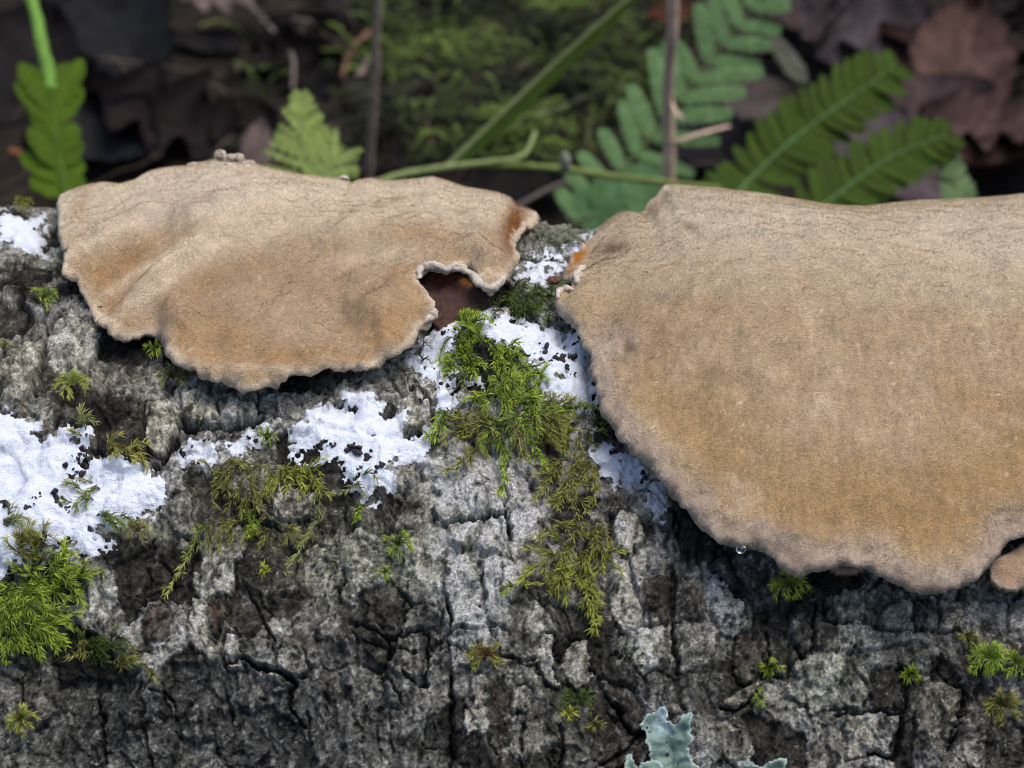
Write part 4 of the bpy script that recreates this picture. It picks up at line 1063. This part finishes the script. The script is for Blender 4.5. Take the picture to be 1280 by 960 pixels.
TUFTS = [  # px, py, n, length px, palette, label
    (57,370,10,16,GREEN,'small bright moss tuft on dark bark left of the smaller cap'),
    (90,478,14,22,dict(col0=(.14,.17,.03),col1=(.38,.45,.07)),'yellow-green moss tuft below the pale round bark plate at left'),
    (497,676,9,18,GREEN,'bright green sprout in bare bark below the curved crust'),
    (481,714,4,9,GREEN,'tiny green sprout directly under the sprout on bare bark'),
    (988,728,16,24,dict(col0=(.16,.18,.02),col1=(.55,.58,.08)),'yellow star-shaped moss tuft under the rim of the larger cap'),
    (964,832,7,13,GREEN,'small moss star beside the brown oval bark plate'),
    (950,872,5,9,GREEN,'tiny moss star at the tip of the pale bark ledge'),
    (1139,842,7,10,GREEN,'tiny moss star on grey bark between the lower right crevices'),
    (1237,820,20,26,dict(col0=(.10,.16,.02),col1=(.33,.47,.04)),'bright feathery moss tuft at the right edge'),
    (1272,826,14,24,GREEN,'moss tuft cut by the right edge of the photo'),
    (1212,795,7,14,OLIVE,'dull green moss sprig above the tufts at the right edge'),
    (1256,878,16,26,OLIVE,'olive moss tuft below the bright tuft at the right edge'),
    (20,895,14,22,dict(col0=(.14,.16,.03),col1=(.42,.44,.09)),'pale yellow moss tuft near the lower left corner'),
    (607,815,12,24,dict(col0=(.09,.045,.02),col1=(.34,.38,.06)),'brown and green moss tuft in the lower middle bark'),
    (723,870,12,24,DARK,'dark moss sprigs above the teal lichen'),
    (711,889,4,9,dict(col0=(.2,.22,.02),col1=(.5,.5,.05)),'tiny yellow-green sprout below the dark sprigs'),
    (745,905,4,9,OLIVE,'faint olive sprout left of the teal lichen'),
    (193,435,6,12,GREEN,'small green sprout beneath the indent of the smaller cap rim'),
    (215,465,9,20,OLIVE,'curled yellow moss under the lower left rim of the smaller cap'),
    (333,538,5,12,GREEN,'tiny sprout at the right end of the narrow crust strip'),
    (330,708,3,8,dict(col0=(.2,.25,.02),col1=(.5,.5,.05)),'single lime sprout below the olive moss mat'),
    (30,268,12,14,OLIVE,'short dark moss on top of the log at the far left'),
    (4,434,5,14,PALE,'faint moss sprig at the left edge above the grey plates'),
    (170,658,6,20,dict(col0=(.12,.10,.04),col1=(.25,.22,.08)),'brown withered moss below the large crust'),
    (847,618,6,10,DARK,'dark moss wisp under the left rim of the larger cap'),
]
for i, (x, y, n, l, pl, lab) in enumerate(TUFTS):
    r = np.random.default_rng(100 + i)
    o = thing('moss_tuft', from_hit(x, y, .1), label=lab, cat='moss', group='small moss tufts on the log')
    for k in range(n):
        an = 2 * math.pi * k / n + r.normal(0, .25); ll = l * r.uniform(.6, 1.1)
        dx, dy = math.cos(an) * ll, math.sin(an) * ll * .8 + ll * .15
        shoot_on_log(o, [(x, y), (x + dx * .6, y + dy * .5 - ll * .12), (x + dx, y + dy)], r, lift0=.08, lift1=.18, leaf_l=.11, dens=12, **pl)
# grey-green frayed litter sitting on the log top in the gap
r = np.random.default_rng(77)
o = thing('moss_clump', from_hit(705, 290, .1), label='grey-green crusty moss on the log ridge between the caps', cat='moss', group='moss on the log')
for k in range(90):
    x, y = 700 + r.normal(0, 24), 288 + r.normal(0, 7); an = r.uniform(0, 6.28); ll = r.uniform(6, 14)
    shoot_on_log(o, [(x, y), (x + math.cos(an) * ll, y + math.sin(an) * ll * .6)], r, lift0=.02, lift1=.10, leaf_l=.09, dens=14, col0=(.10,.11,.07), col1=(.36,.38,.28))

# droplets
def drop(px, py, sh, rad, lab):
    P = on_shell(sh, px, py, rad * .5)
    V, F = ico(P, rad, 3); V = P + (V - P) * np.array([1.2, 1, .9])
    obj('water_drop', V, F, M_drop, None, P, True, label=lab, cat='water drop')
drop(430, 224, shL, .08, 'clear water drop on the rear rim of the smaller cap')
drop(926, 688, shR, .06, 'small clear water drop under the left front rim of the larger cap')

# ------------------------------------------------------------------ GROUND behind the log
def gz(x, y):
    z = GZ + 1.2 * fbm(x * .05, y * .05, 3, 801) + .45 * fbm(x * .22, y * .22, 3, 803)
    z = z + 3.0 * np.exp(-((x + 1) / 9) ** 2 - ((y - 42) / 10) ** 2)            # mossy hummock
    return z
ax = np.r_[-2000, -900, -400, -200, np.arange(-110, -60, 5), np.arange(-60, 60.1, .8), np.arange(65, 111, 5), 200, 400, 900, 2000]
ay = np.r_[-2000, -900, -400, -200, np.arange(-110, -30, 6), np.arange(-30, 0, 2), np.arange(0, 75, .5), np.arange(76, 140, 3), 160, 200, 400, 900, 2000]
A, B = np.meshgrid(ax, ay); Z = gz(A, B)
Z = Z + .25 * fbm(A * .8, B * .8, 3, 805)
n, m = A.shape; i = np.arange(n * m).reshape(n, m)
F = np.stack([i[:-1, :-1], i[:-1, 1:], i[1:, 1:], i[1:, :-1]], -1).reshape(-1, 4)
t = fbm(A * .12, B * .12, 4, 807)
c = np.array([.013, .010, .008]) * (1 + .5 * t[..., None]) + np.array([.004, .003, .001]) * sst(-.1, .5, fbm(A * .3, B * .3, 3, 809))[..., None]  # soil colour kept near black to hold the shade behind the log
obj('ground', np.stack([A, B, Z], -1).reshape(-1, 3), F, M_soil, None, np.zeros(3), True, c.reshape(-1, 3), kind='structure')

def on_ground(px, py, lift=0.0):
    P = at(float(px), float(py), ground_depth(float(px), float(py)))
    for _ in range(12):
        P = at(float(px), float(py), ground_depth(float(px), float(py), float(gz(P[0], P[1])) + lift))
    return P

# --- dead leaves
def dead_leaf(c, L, W, ang, tiltx, curl, kind='beech', seed=0, c0=(.06, .045, .05), lift=.3, lab='', nameit='dead_leaf', toothed=0.0):
    r = np.random.default_rng(seed)
    n, m = 26, 8
    s = np.linspace(0, 1, n); w = np.sin(np.pi * s ** .85) ** .8
    if kind == 'oak': w = w * (.72 + .33 * np.cos(s * 2 * np.pi * 4.2)) + .03
    if kind == 'maple': w = w * (.6 + .5 * np.abs(np.cos(s * np.pi * 3.0)) ** .6)
    if kind == 'ragged': w = w * (.85 + .3 * np.abs(r.normal(size=n)) * .5)
    w = w * (1 + .07 * r.normal(size=n))
    t_ = np.linspace(-1, 1, 2 * m + 1)
    SS, TT = np.meshgrid(s, t_, indexing='ij')
    X = (SS - .5) * L + (TT ** 2) * w[:, None] * L * .07 * (1 if kind == 'oak' else .4); Y = TT * w[:, None] * W / 2
    vein = .05 * np.abs(np.sin((SS * 9 + np.abs(TT) * 1.6) * np.pi)) ** .5
    Zz = curl * (TT ** 2) * W * .25 + .18 * L * np.sin(SS * 3.0 + seed) * .5 * curl + .35 * fbm(X * .35 + seed, Y * .35, 3, 820) - .12 * np.exp(-(TT * 9) ** 2) + vein
    ca, sa = math.cos(ang), math.sin(ang)
    x = X * ca - Y * sa; y = X * sa + Y * ca
    tx = math.tan(tiltx)
    P = np.stack([x, y, Zz + y * tx], -1).reshape(-1, 3) + c + np.array([0, 0, lift])
    k = 2 * m + 1; i = np.arange(n * k).reshape(n, k)
    F = np.stack([i[:-1, :-1], i[1:, :-1], i[1:, 1:], i[:-1, 1:]], -1).reshape(-1, 4)
    nn = 1 + .8 * fbm(X * .9, Y * .9, 4, 823 + seed, gain=.6) - .35 * sst(.1, .4, fbm(X * 1.7 + 5, Y * 1.7, 3, 824 + seed))
    Cc = np.array(c0) * nn.reshape(-1, 1) * (1 + .35 * np.exp(-(TT * 12) ** 2).reshape(-1, 1) + .22 * (np.abs(np.sin((SS * 9 + np.abs(TT) * 1.6) * np.pi)) < .25).reshape(-1, 1))
    # give it a leaf's thickness
    P2 = P - np.array([0, 0, .035]); K = len(P)
    edge = np.r_[i[:, 0], i[-1, 1:], i[::-1, -1][1:], i[0, ::-1][1:]]
    W_ = np.stack([edge[:-1], edge[1:], edge[1:] + K, edge[:-1] + K], 1)
    return np.vstack([P, P2]), np.vstack([F, F[:, ::-1] + K, W_]), np.vstack([Cc, Cc * .9])

LEAVES = [  # px, py, length, width, angle deg, tilt deg, curl, kind, colour, lift, label
    (1060,55,7.5,5.5,15,12,.5,'oak',(.095,.075,.085),.9,'large grey-purple dead leaf at the top right behind the fern'),
    (1000,25,5.0,4.0,100,18,.7,'oak',(.085,.060,.060),1.3,'crumpled brown dead leaf at the top edge right of the bluish fern'),
    (1205,80,6.5,4.6,75,25,.6,'ragged',(.13,.072,.060),1.4,'reddish-brown pointed dead leaf near the top right corner'),
    (1145,90,5.0,3.6,120,22,.5,'beech',(.125,.060,.048),1.0,'rusty dead leaf leaning left of the pointed leaf at top right'),
    (1150,155,6.5,4.4,20,15,.6,'beech',(.105,.070,.075),.7,'dull plum dead leaf behind the tip of the right fern'),
    (1235,165,5.5,4.8,-20,10,.6,'oak',(.115,.065,.062),.8,'brown dead leaf at the right edge above the larger cap'),
    (1262,215,5.0,3.5,30,-18,.9,'beech',(.060,.030,.026),.4,'dark russet dead leaf in shade at the right edge'),
    (1150,232,3.6,2.4,5,10,.3,'beech',(.125,.090,.100),1.0,'small mauve dead leaf directly above the larger cap'),
    (1090,175,4.6,2.6,50,14,.4,'beech',(.100,.080,.090),1.0,'narrow grey dead leaf between the two right fern fronds'),
    (935,125,3.8,2.6,10,16,.4,'beech',(.105,.085,.078),1.3,'grey-brown dead leaf between the bluish fern and the right frond'),
    (985,75,3.0,1.0,115,20,.2,'beech',(.14,.145,.11),1.8,'narrow pale olive dead leaf right of the bluish fern'),
    (282,0,4.2,2.0,0,18,.5,'oak',(.22,.165,.155),1.6,'pale pinkish dead leaf at the top edge above the smaller cap'),
    (25,105,6.5,5.0,70,20,.7,'beech',(.030,.024,.026),.6,'blackish dead leaf at the left edge behind the green stem'),
    (150,60,7.0,4.6,-55,22,.8,'beech',(.028,.030,.036),.8,'wet dark grey dead leaf right of the green stem'),
    (215,165,7.5,4.6,-20,16,.7,'oak',(.032,.022,.022),.6,'dark brown dead leaf above the rear rim of the smaller cap'),
    (135,180,5.0,4.0,60,14,.8,'beech',(.034,.036,.044),.8,'blue-black dead leaf with its sheen put into the colour behind the left fern'),  # bluish colour stands for the sheen
    (385,95,5.0,3.0,-60,20,.9,'oak',(.020,.015,.014),.4,'very dark dead leaf left of the tall twig'),
    (322,188,1.8,1.2,80,40,.2,'beech',(.20,.15,.14),1.6,'small pale pink leaf scrap beside the pale fern tip'),
    (870,190,5.0,3.4,-50,18,.8,'beech',(.018,.015,.022),.5,'black dead leaf behind the thick twig'),
    (640,245,5.5,3.0,10,8,.5,'oak',(.018,.014,.013),.3,'black dead leaf above the right end of the smaller cap'),
    (1265,20,4.0,3.0,40,12,.5,'oak',(.02,.017,.016),.3,'dark dead leaf in the top right corner'),
    (840,20,2.2,1.5,20,25,.6,'oak',(.14,.055,.03),2.6,'small rusty leaf scrap caught on the thick twig at the top'),
]
for i, (x, y, L, W, an, ti, cu, kd, c0, lf, lab) in enumerate(LEAVES):
    P = on_ground(x, y, lf)
    V, F, c = dead_leaf(P - np.array([0, 0, lf]), L, W, math.radians(an), math.radians(ti), cu, kd, i, np.array(c0) * (.34 if max(c0) > .05 else .20), lf)  # colours scaled down so the vegetation shade is in the leaves themselves
    V[:, 2] = np.maximum(V[:, 2], gz(V[:, 0], V[:, 1]) + .12)
    obj('dead_leaf', V, F, M_dead, None, P, True, c, label=lab, cat='leaf', group='dead leaves on the forest floor')
# the rest of the litter
r = np.random.default_rng(5); ps = []
for k in range(420):
    x = r.uniform(-70, 70); y = r.uniform(14, 110) if k < 330 else r.uniform(-90, -14)
    c0 = np.array([.0062, .0048, .0043]) * r.uniform(.5, 1.5) * np.array([1, r.uniform(.8, 1.05), r.uniform(.8, 1.2)])  # near-black litter colour includes the shade lying on it
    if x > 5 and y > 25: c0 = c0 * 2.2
    ps.append(dead_leaf(np.array([x, y, float(gz(x, y))]), r.uniform(2.5, 6), r.uniform(1.6, 4), r.uniform(0, 6.28), r.normal(0, .25), r.uniform(.2, .8), ('beech', 'oak')[k % 2], 100 + k, c0, .25))
V, F, c = join(ps)
V[:, 2] = np.maximum(V[:, 2], gz(V[:, 0], V[:, 1]) + .04)
obj('leaf_litter', V, F, M_dead, None, np.zeros(3), True, c, label='wet leaf litter with shade put into its dark colour covering the forest floor behind the log', cat='leaf litter', kind='stuff')

# needles, stalks and crumbs among the leaves
r = np.random.default_rng(15); ps = []
for k in range(700):
    x = r.uniform(-45, 45); y = r.uniform(22, 95); L_ = r.uniform(.8, 5) * (1 if k % 6 else 2); an = r.uniform(0, 6.28); rr_ = r.uniform(.015, .05)
    t_ = np.linspace(-.5, .5, 5); X = x + t_ * L_ * math.cos(an) + r.normal(0, .05, 5); Y = y + t_ * L_ * math.sin(an) + r.normal(0, .05, 5)
    Z = gz(X, Y) + .35 + r.uniform(0, .9) + t_ * r.normal(0, .5)
    V, F = tube(np.stack([X, Y, Z], 1), np.linspace(rr_, rr_ * .6, 5), 5, False)
    ps.append((V, F, np.array([.06, .045, .033]) * r.uniform(.4, 2.2)))
V, F, c = join(ps)
obj('needle_litter', V, F, M_dead, None, np.zeros(3), True, c, label='thin dead stalks and needles strewn over the leaf litter', cat='litter', kind='stuff')

# --- background moss hummock
r = np.random.default_rng(6); ps = []
for k in range(2300):
    if k < 1950:
        px_, py_ = r.uniform(440, 850), r.uniform(-60, 215)
        dens = .4 + .6 * fbm(np.array(px_ / 60), np.array(py_ / 60), 2, 31)
        if r.random() > dens + .25: continue
    else:
        px_, py_ = r.uniform(300, 950), r.uniform(-40, 240)
        if r.random() > .5: continue
    P = on_ground(px_, py_)
    an = r.uniform(0, 6.28); ln = r.uniform(.8, 2.0); up = np.array([0, -.25, 1.0])
    d_ = np.array([math.cos(an), math.sin(an), 0])
    path = np.array([P, P + up * ln * .45 + d_ * ln * .2, P + up * ln * .75 + d_ * ln * .6, P + up * ln * .7 + d_ * ln * 1.05])
    g = float(np.clip(.5 + 1.5 * fbm(np.array(px_ / 55), np.array(py_ / 55), 2, 37) + .5 * math.exp(-((px_ - 510) / 40) ** 2 - ((py_ - 80) / 50) ** 2), 0, 1.2)) 
    br = .08 + 1.9 * g ** 2
    V, F, c = moss_shoot(path, np.tile([0, -.4, 1.0], (4, 1)), r, leaf_l=.22, dens=5.5, col0=np.array([.022, .032, .008]) * br, col1=np.array([.115, .165, .028]) * br, stem_r=.03)
    ps.append((V, F, c))
V, F, c = join(ps)
obj('background_moss', V, F, M_moss, None, np.zeros(3), False, c, label='blurred dark green moss cushion on the ground behind the log', cat='moss', kind='stuff')

# --- twigs and stems
def twig(lab, segs, c0, nm='twig', cat='twig', grp=None):
    """segs: list of (points [(px,py,depth offset)], r0, r1); the first is the main axis"""
    P0 = segs[0][0][0]
    o = thing(nm, at(P0[0], P0[1], P0[2]), label=lab, cat=cat, group=grp)
    for i, (pts, r0, r1) in enumerate(segs):
        q = smooth_poly(pts, False, 6)
        P = np.array([at(a, b, d) for a, b, d in q])
        P = P + .06 * np.stack([fbm(P[:, 2] * .8 + 3, P[:, 0] * .5, 3, 900 + i), 0 * P[:, 0], 0 * P[:, 0]], 1)
        rr = np.linspace(r0, r1, len(P)) * (1 + .35 * np.clip(np.sin(np.arange(len(P)) * 1.15 + i) - .75, 0, 1) * 4 * .5) * (1 + .22 * fbm(np.arange(len(P)) * .7, np.arange(len(P)) * 0., 2, 910 + i))
        V, F = tube(P, rr, 9)
        part('stem' if i == 0 else 'side_twig', V, tri(F), M_twig, o, True, np.array(c0) * (1 + .25 * fbm(V[:, 2] * 2, V[:, 0] * 2, 2, 920)[:, None]))
    return o
def gd(px, py): 
    P = on_ground(px, py); return float((P - CAM) @ FWD)
D1 = gd(461, 250)
twig('thin grey upright twig behind the smaller cap', [([(459,262,D1+1),(462,215,D1-1),(466,150,D1-3),(470,80,D1-5),(473,0,D1-7),(474,-90,D1-9)], .135, .10)], (.33,.255,.195))
D2 = gd(838, 262)
twig('thick upright grey-brown twig in front of the bluish fern', [([(838,275,D2-5),(837,210,D2-6),(836,150,D2-7),(836,90,D2-8.5),(839,45,D2-10),(841,0,D2-11),(842,-80,D2-13)], .20, .17),
     ([(838,178,D2-6.5),(850,176,D2-7),(875,167,D2-7),(912,158,D2-6)], .075, .05), ([(838,130,D2-7.6),(846,143,D2-8.0),(853,147,D2-8.2)], .07, .05)], (.50,.365,.275))
twig('thin dark twig lying behind the moss cushion', [([(640,160,gd(640,160)-1.5),(700,135,gd(700,135)-1.5),(745,115,gd(745,115)-1.5),(790,105,gd(790,105)-1.5)], .10, .06)], (.075,.068,.06))
twig('forked dead twig at the top above the smaller cap', [([(310,5,gd(310,5)-2),(335,32,gd(335,32)-2.5),(355,55,gd(355,55)-2),(367,75,gd(367,75)-2),(366,112,gd(366,112)-1)], .12, .07), ([(322,18,gd(322,18)-2.2),(350,20,gd(350,20)-2),(392,28,gd(392,28)-1.5)], .10, .05)], (.105,.080,.075))
twig('short brown twig lying on the dark leaves at left', [([(155,112,gd(155,112)-1.2),(185,126,gd(185,126)-1.2),(215,143,gd(215,143)-1)], .10, .06)], (.085,.062,.055))
twig('curved reddish twig left of the tall thin twig', [([(462,40,gd(462,40)-2),(440,62,gd(440,62)-2),(428,95,gd(428,95)-1.5)], .13, .08)], (.11,.050,.032))
twig('pale short twig stub leaning beside the tall thin twig', [([(462,70,gd(462,70)-2),(452,92,gd(452,92)-2),(436,118,gd(436,118)-1.5)], .12, .20)], (.13,.10,.09))
twig('dark twig crossing low between the caps', [([(640,262,gd(640,262)-3),(680,240,gd(680,240)-3),(720,222,gd(720,222)-2)], .09, .07)], (.07,.06,.055))
twig('dark strip standing for the shadow gap along a dead leaf edge at right', [([(1130,98,gd(1130,98)-3),(1180,112,gd(1180,112)-3),(1245,128,gd(1245,128)-2.6)], .07, .05)], (.03,.022,.022))  # thin dark tube added where only a shaded gap shows beside a leaf
twig('tiny bright orange seed husk at the left edge', [([(12,190,gd(12,190)-2),(20,191,gd(20,191)-2),(27,194,gd(27,194)-2)], .16, .12)], (.13,.045,.015), nm='seed_husk', cat='husk')
# green stems
GS = (.12,.155,.055)
twig('pale green stem rising behind the smaller cap and curving right', [([(465,232,66),(500,219,66.5),(560,209,67),(620,202,67.5),(655,194,68),(670,165,69)], .13, .08)], GS, 'green_stem', 'stem')
twig('straight yellow-green stem running right behind the gap', [([(595,206,68),(640,207,68.5),(700,211,69),(760,220,69.5),(830,228,70),(900,236,70.5)], .12, .10)], (.10,.13,.03), 'green_stem', 'stem')
# moss-like pale scrap seen above the gap
V, F = lump_mesh(at(706., 203., 67.), .20, (.8, .6, 1.7), .7, 2.0, 2, 4)
obj('leaf_scrap', V, F, M_dead, None, V.mean(0), True, np.broadcast_to([.22, .23, .18], V.shape), label='small pale grey scrap on the yellow-green stem', cat='scrap')

# --- ferns
def blade(P0, D, N, L, W, n=9, serr=0.0, teeth=5, droop=.15, fold=.15, tip=.9, col0=(.05,.1,.03), side=None, colm=None):
    """a leaf blade: centre line from P0 along D, normal N"""
    r_ = np.random.default_rng(int(abs(P0[0] * 1000)) % 99991)
    D = D / np.linalg.norm(D); N = N - (N @ D) * D; N = N / np.linalg.norm(N); B = np.cross(N, D)
    s = np.linspace(0, 1, n)
    w = W / 2 * (np.sin(np.pi * np.clip(s * .86 + .14, 0, 1)) ** .6) * (1 + serr * np.abs(np.sin(s * np.pi * teeth)))
    w *= r_.normal(1, .05, n) if serr else 1
    w[-1] *= .15
    ctr = P0 + np.outer(s * L, D) - np.outer(droop * L * s ** 2, N)
    Lf = ctr + np.outer(w, B) - np.outer(w * fold, -N); Rt = ctr - np.outer(w, B) - np.outer(w * fold, -N)
    ml = ctr + np.outer(w * .5, B) + np.outer(w * fold * .3, N); mr_ = ctr - np.outer(w * .5, B) + np.outer(w * fold * .3, N)
    V = np.stack([Lf, ml, ctr, mr_, Rt], 1).reshape(-1, 3)
    i = (np.arange(n - 1) * 5)[:, None] + np.arange(4)[None, :]
    F = np.stack([i, i + 1, i + 6, i + 5], -1).reshape(-1, 4)
    c = np.broadcast_to(np.array(col0), (n, 5, 3)).copy()
    c[:, 2] = c[:, 2] * 1.25 if colm is None else colm
    return V, F, c.reshape(-1, 3)

def frond(lab, pts, wpx, pairs, c0, jl=.08, rach=(.1,.14,.05), pw=.55, lobed=True, ang=62, seed=0, tilt=.0, prof=None, pinna_serr=.25, overl=1.0, nm='fern_frond', rr=.07, teeth=6):
    """pts: (px,py,depth) from base to tip; wpx: half width profile in cm"""
    r = np.random.default_rng(seed)
    q = smooth_poly(pts, False, 10); P = np.array([at(a, b, d) for a, b, d in q])
    o = thing(nm, P[0], label=lab, cat='fern', group='fern fronds behind the log')
    V, F = tube(P, np.linspace(rr, rr * .35, len(P)), 8)
    part('rachis', V, tri(F), M_leaf, o, True, np.broadcast_to(rach, V.shape))
    L = np.r_[0, np.cumsum(np.linalg.norm(np.diff(P, axis=0), axis=1))]
    for k in range(pairs):
        s = (k + .5) / pairs
        l = np.interp(s * L[-1], L, np.arange(len(P))); i0 = int(min(l, len(P) - 2)); f = l - i0
        c = P[i0] * (1 - f) + P[i0 + 1] * f; T = P[i0 + 1] - P[i0]; T /= np.linalg.norm(T)
        view = CAM - c; view /= np.linalg.norm(view)
        N_ = view + np.array([tilt, 0, .5]); N_ -= (N_ @ T) * T; N_ /= np.linalg.norm(N_)
        B = np.cross(N_, T)
        hw = wpx * (prof(s) if prof else math.sin(math.pi * min(1, .12 + .85 * s)) ** .6)
        for sg in (-1, 1):
            a = math.radians(ang + r.normal(0, 4) - 18 * s)
            D = T * math.cos(a) + B * sg * math.sin(a) + N_ * r.normal(0, .10)
            pl = hw * r.uniform(1 - jl, 1 + jl) / math.sin(a)
            wd = L[-1] / pairs * pw * 2 * overl
            cc = np.array(c0) * r.uniform(.82, 1.2)
            if lobed:   # deeply cut pinna: midrib blade with small lobes
                V, F, C_ = blade(c, D, N_, pl, wd * .62, 12, .0, 5, .12, .12, col0=cc)
                ps = [(V, F, C_)]
                nl = max(4, int(pl / .28))
                for j in range(nl):
                    t_ = (j + .5) / nl; cq = c + D / np.linalg.norm(D) * pl * t_ - N_ * .12 * pl * t_ ** 2
                    D1_ = D / np.linalg.norm(D); B1 = np.cross(N_, D1_)
                    ll = wd * .55 * math.sin(math.pi * (.22 + .70 * t_)) ** .5
                    for s2 in (-1, 1):
                        dd = D1_ * .75 + B1 * s2
                        ps.append(blade(cq + N_ * .01 * j, dd, N_, ll, pl / nl * 1.15, 5, 0, 1, .2, .1, col0=cc * r.uniform(.85, 1.15)))
                V, F, C_ = join(ps)
            else:
                V, F, C_ = blade(c, D, N_, pl, wd, 24, pinna_serr, teeth, .1, .10, col0=cc)
            part('pinna', V, tri(F), M_leaf, o, True, C_)
    return o
BL = (.080, .145, .058)
frond('bluish green fern frond rising to the top right of the thick twig', [(715,285,74),(760,228,75),(808,178,76),(852,122,76.5),(893,68,77),(935,18,77.5),(985,-50,78)], 1.55, 15, BL, rach=(.08,.12,.05), pw=.62, ang=60, seed=3,
      lobed=True, overl=.68, prof=lambda s: (.50 + .62 * math.sin(math.pi * min(1, s * 1.0 + .08))) * (1 - .2 * s ** 4))
MG = (.027, .050, .004)
frond('mid green fern frond with pale midrib pointing to the upper right', [(905,262,71),(940,222,72),(985,180,72.5),(1030,145,73),(1080,110,73.5),(1118,82,74)], 1.2, 19, MG, rach=(.09,.17,.06), pw=.55, ang=70, seed=4, lobed=False, pinna_serr=.32, teeth=6, overl=.90,
      prof=lambda s: .55 + .55 * math.sin(math.pi * min(1, .25 + .60 * s)) if s < .92 else .55)
frond('lower green fern frond just above the larger cap', [(1010,272,69),(1045,245,69.5),(1085,215,70),(1130,188,70.5),(1185,168,71)], 1.1, 14, MG, rach=(.08,.15,.05), pw=.55, ang=64, seed=5, lobed=False, pinna_serr=.32, teeth=6, overl=.90,
      prof=lambda s: (.75 + .35 * math.sin(math.pi * min(1, .3 + .6 * s))) * (1 - .5 * s ** 5))
frond('dark green fern frond hanging at the left edge', [(85,250,66),(78,215,66.5),(72,175,67),(68,140,67.5),(66,112,68)], .68, 8, (.042,.078,.003), jl=.42, rach=(.06,.12,.02), pw=.6, ang=40, seed=16, lobed=False, pinna_serr=.15, teeth=2, overl=1.2, prof=lambda s: .55 + .65 * abs(math.sin(5.2 * s + .6)))
twig('green curved fern stalk above the frond at the left edge', [([(66,115,68),(60,85,68.5),(52,55,69),(46,25,69.5),(38,-5,70),(30,-60,71)], .22, .17)], (.08,.17,.02), 'fern_stalk', 'stem')
frond('pale yellow-green fuzzy fern tip behind the smaller cap', [(395,232,62),(385,205,62.5),(378,175,63),(378,145,63.5),(376,118,64)], 1.0, 15, (.15,.20,.055), rach=(.16,.2,.07), pw=.5, ang=46, seed=7, lobed=True, overl=.95,
      prof=lambda s: 1.12 - 1.0 * s)
frond('second pale fern leaflet cluster right of the fuzzy fern tip', [(400,238,61),(408,215,61.5),(420,195,62)], .85, 9, (.14,.19,.055), rach=(.16,.2,.07), pw=.5, ang=46, seed=8, lobed=True, overl=.95, prof=lambda s: 1.1 - .6 * s)
frond('small bluish fern leaflet low in the gap under the bluish frond', [(725,275,72),(755,262,72),(790,250,72.5),(812,235,73)], .9, 5, (.055,.115,.045), rach=(.12,.16,.08), pw=.7, ang=58, seed=9, lobed=False, pinna_serr=.15, teeth=4, overl=1.4, prof=lambda s: 1.0)
frond('short faint fern sprig above the larger cap at far right', [(1200,262,70),(1196,230,70.5),(1185,195,71)], .5, 6, (.075,.12,.05), rach=(.14,.17,.08), pw=.5, ang=45, seed=10, lobed=False, prof=lambda s: 1.1 - .4 * s)
# broad grass blades behind the moss
def grass(lab, pts, wmid, c0, rib, seed=0):
    q = smooth_poly(pts, False, 8); P = np.array([at(a, b, d) for a, b, d in q]); n = len(P)
    T = np.gradient(P, axis=0); T /= np.linalg.norm(T, axis=1)[:, None]
    vw = CAM - P; vw /= np.linalg.norm(vw, axis=1)[:, None]
    B = np.cross(T, vw); B /= np.linalg.norm(B, axis=1)[:, None]
    s = np.linspace(0, 1, n); w = wmid * np.sin(np.pi * np.clip(.06 + .9 * s, 0, 1)) ** .7
    o = thing('grass_blade', P[0], label=lab, cat='grass blade')
    off = np.array([-.15, .3, .62, 1.0]) * 1.0
    V = np.stack([P + B * (w * k)[:, None] - vw * (.22 * w * (k - .3) ** 2)[:, None] for k in (-.2, .1, .5, .9, 1.25)], 1).reshape(-1, 3)
    i = (np.arange(n - 1) * 5)[:, None] + np.arange(4)[None, :]
    F = np.stack([i, i + 1, i + 6, i + 5], -1).reshape(-1, 4)
    part('blade', V, F, M_leaf, o, True, np.broadcast_to(c0, V.shape))
    Vt, Ft = tube(P + vw * .05, np.linspace(.10, .05, n), 8)
    part('midrib', Vt, tri(Ft), M_leaf, o, True, np.broadcast_to(rib, Vt.shape))
grass('broad dark green grass blade with a pale rib rising from the stem fork', [(552,214,67),(590,178,68),(640,130,69),(695,78,70),(760,20,71),(820,-30,72)], .36, (.020,.040,.003), (.10,.125,.05))
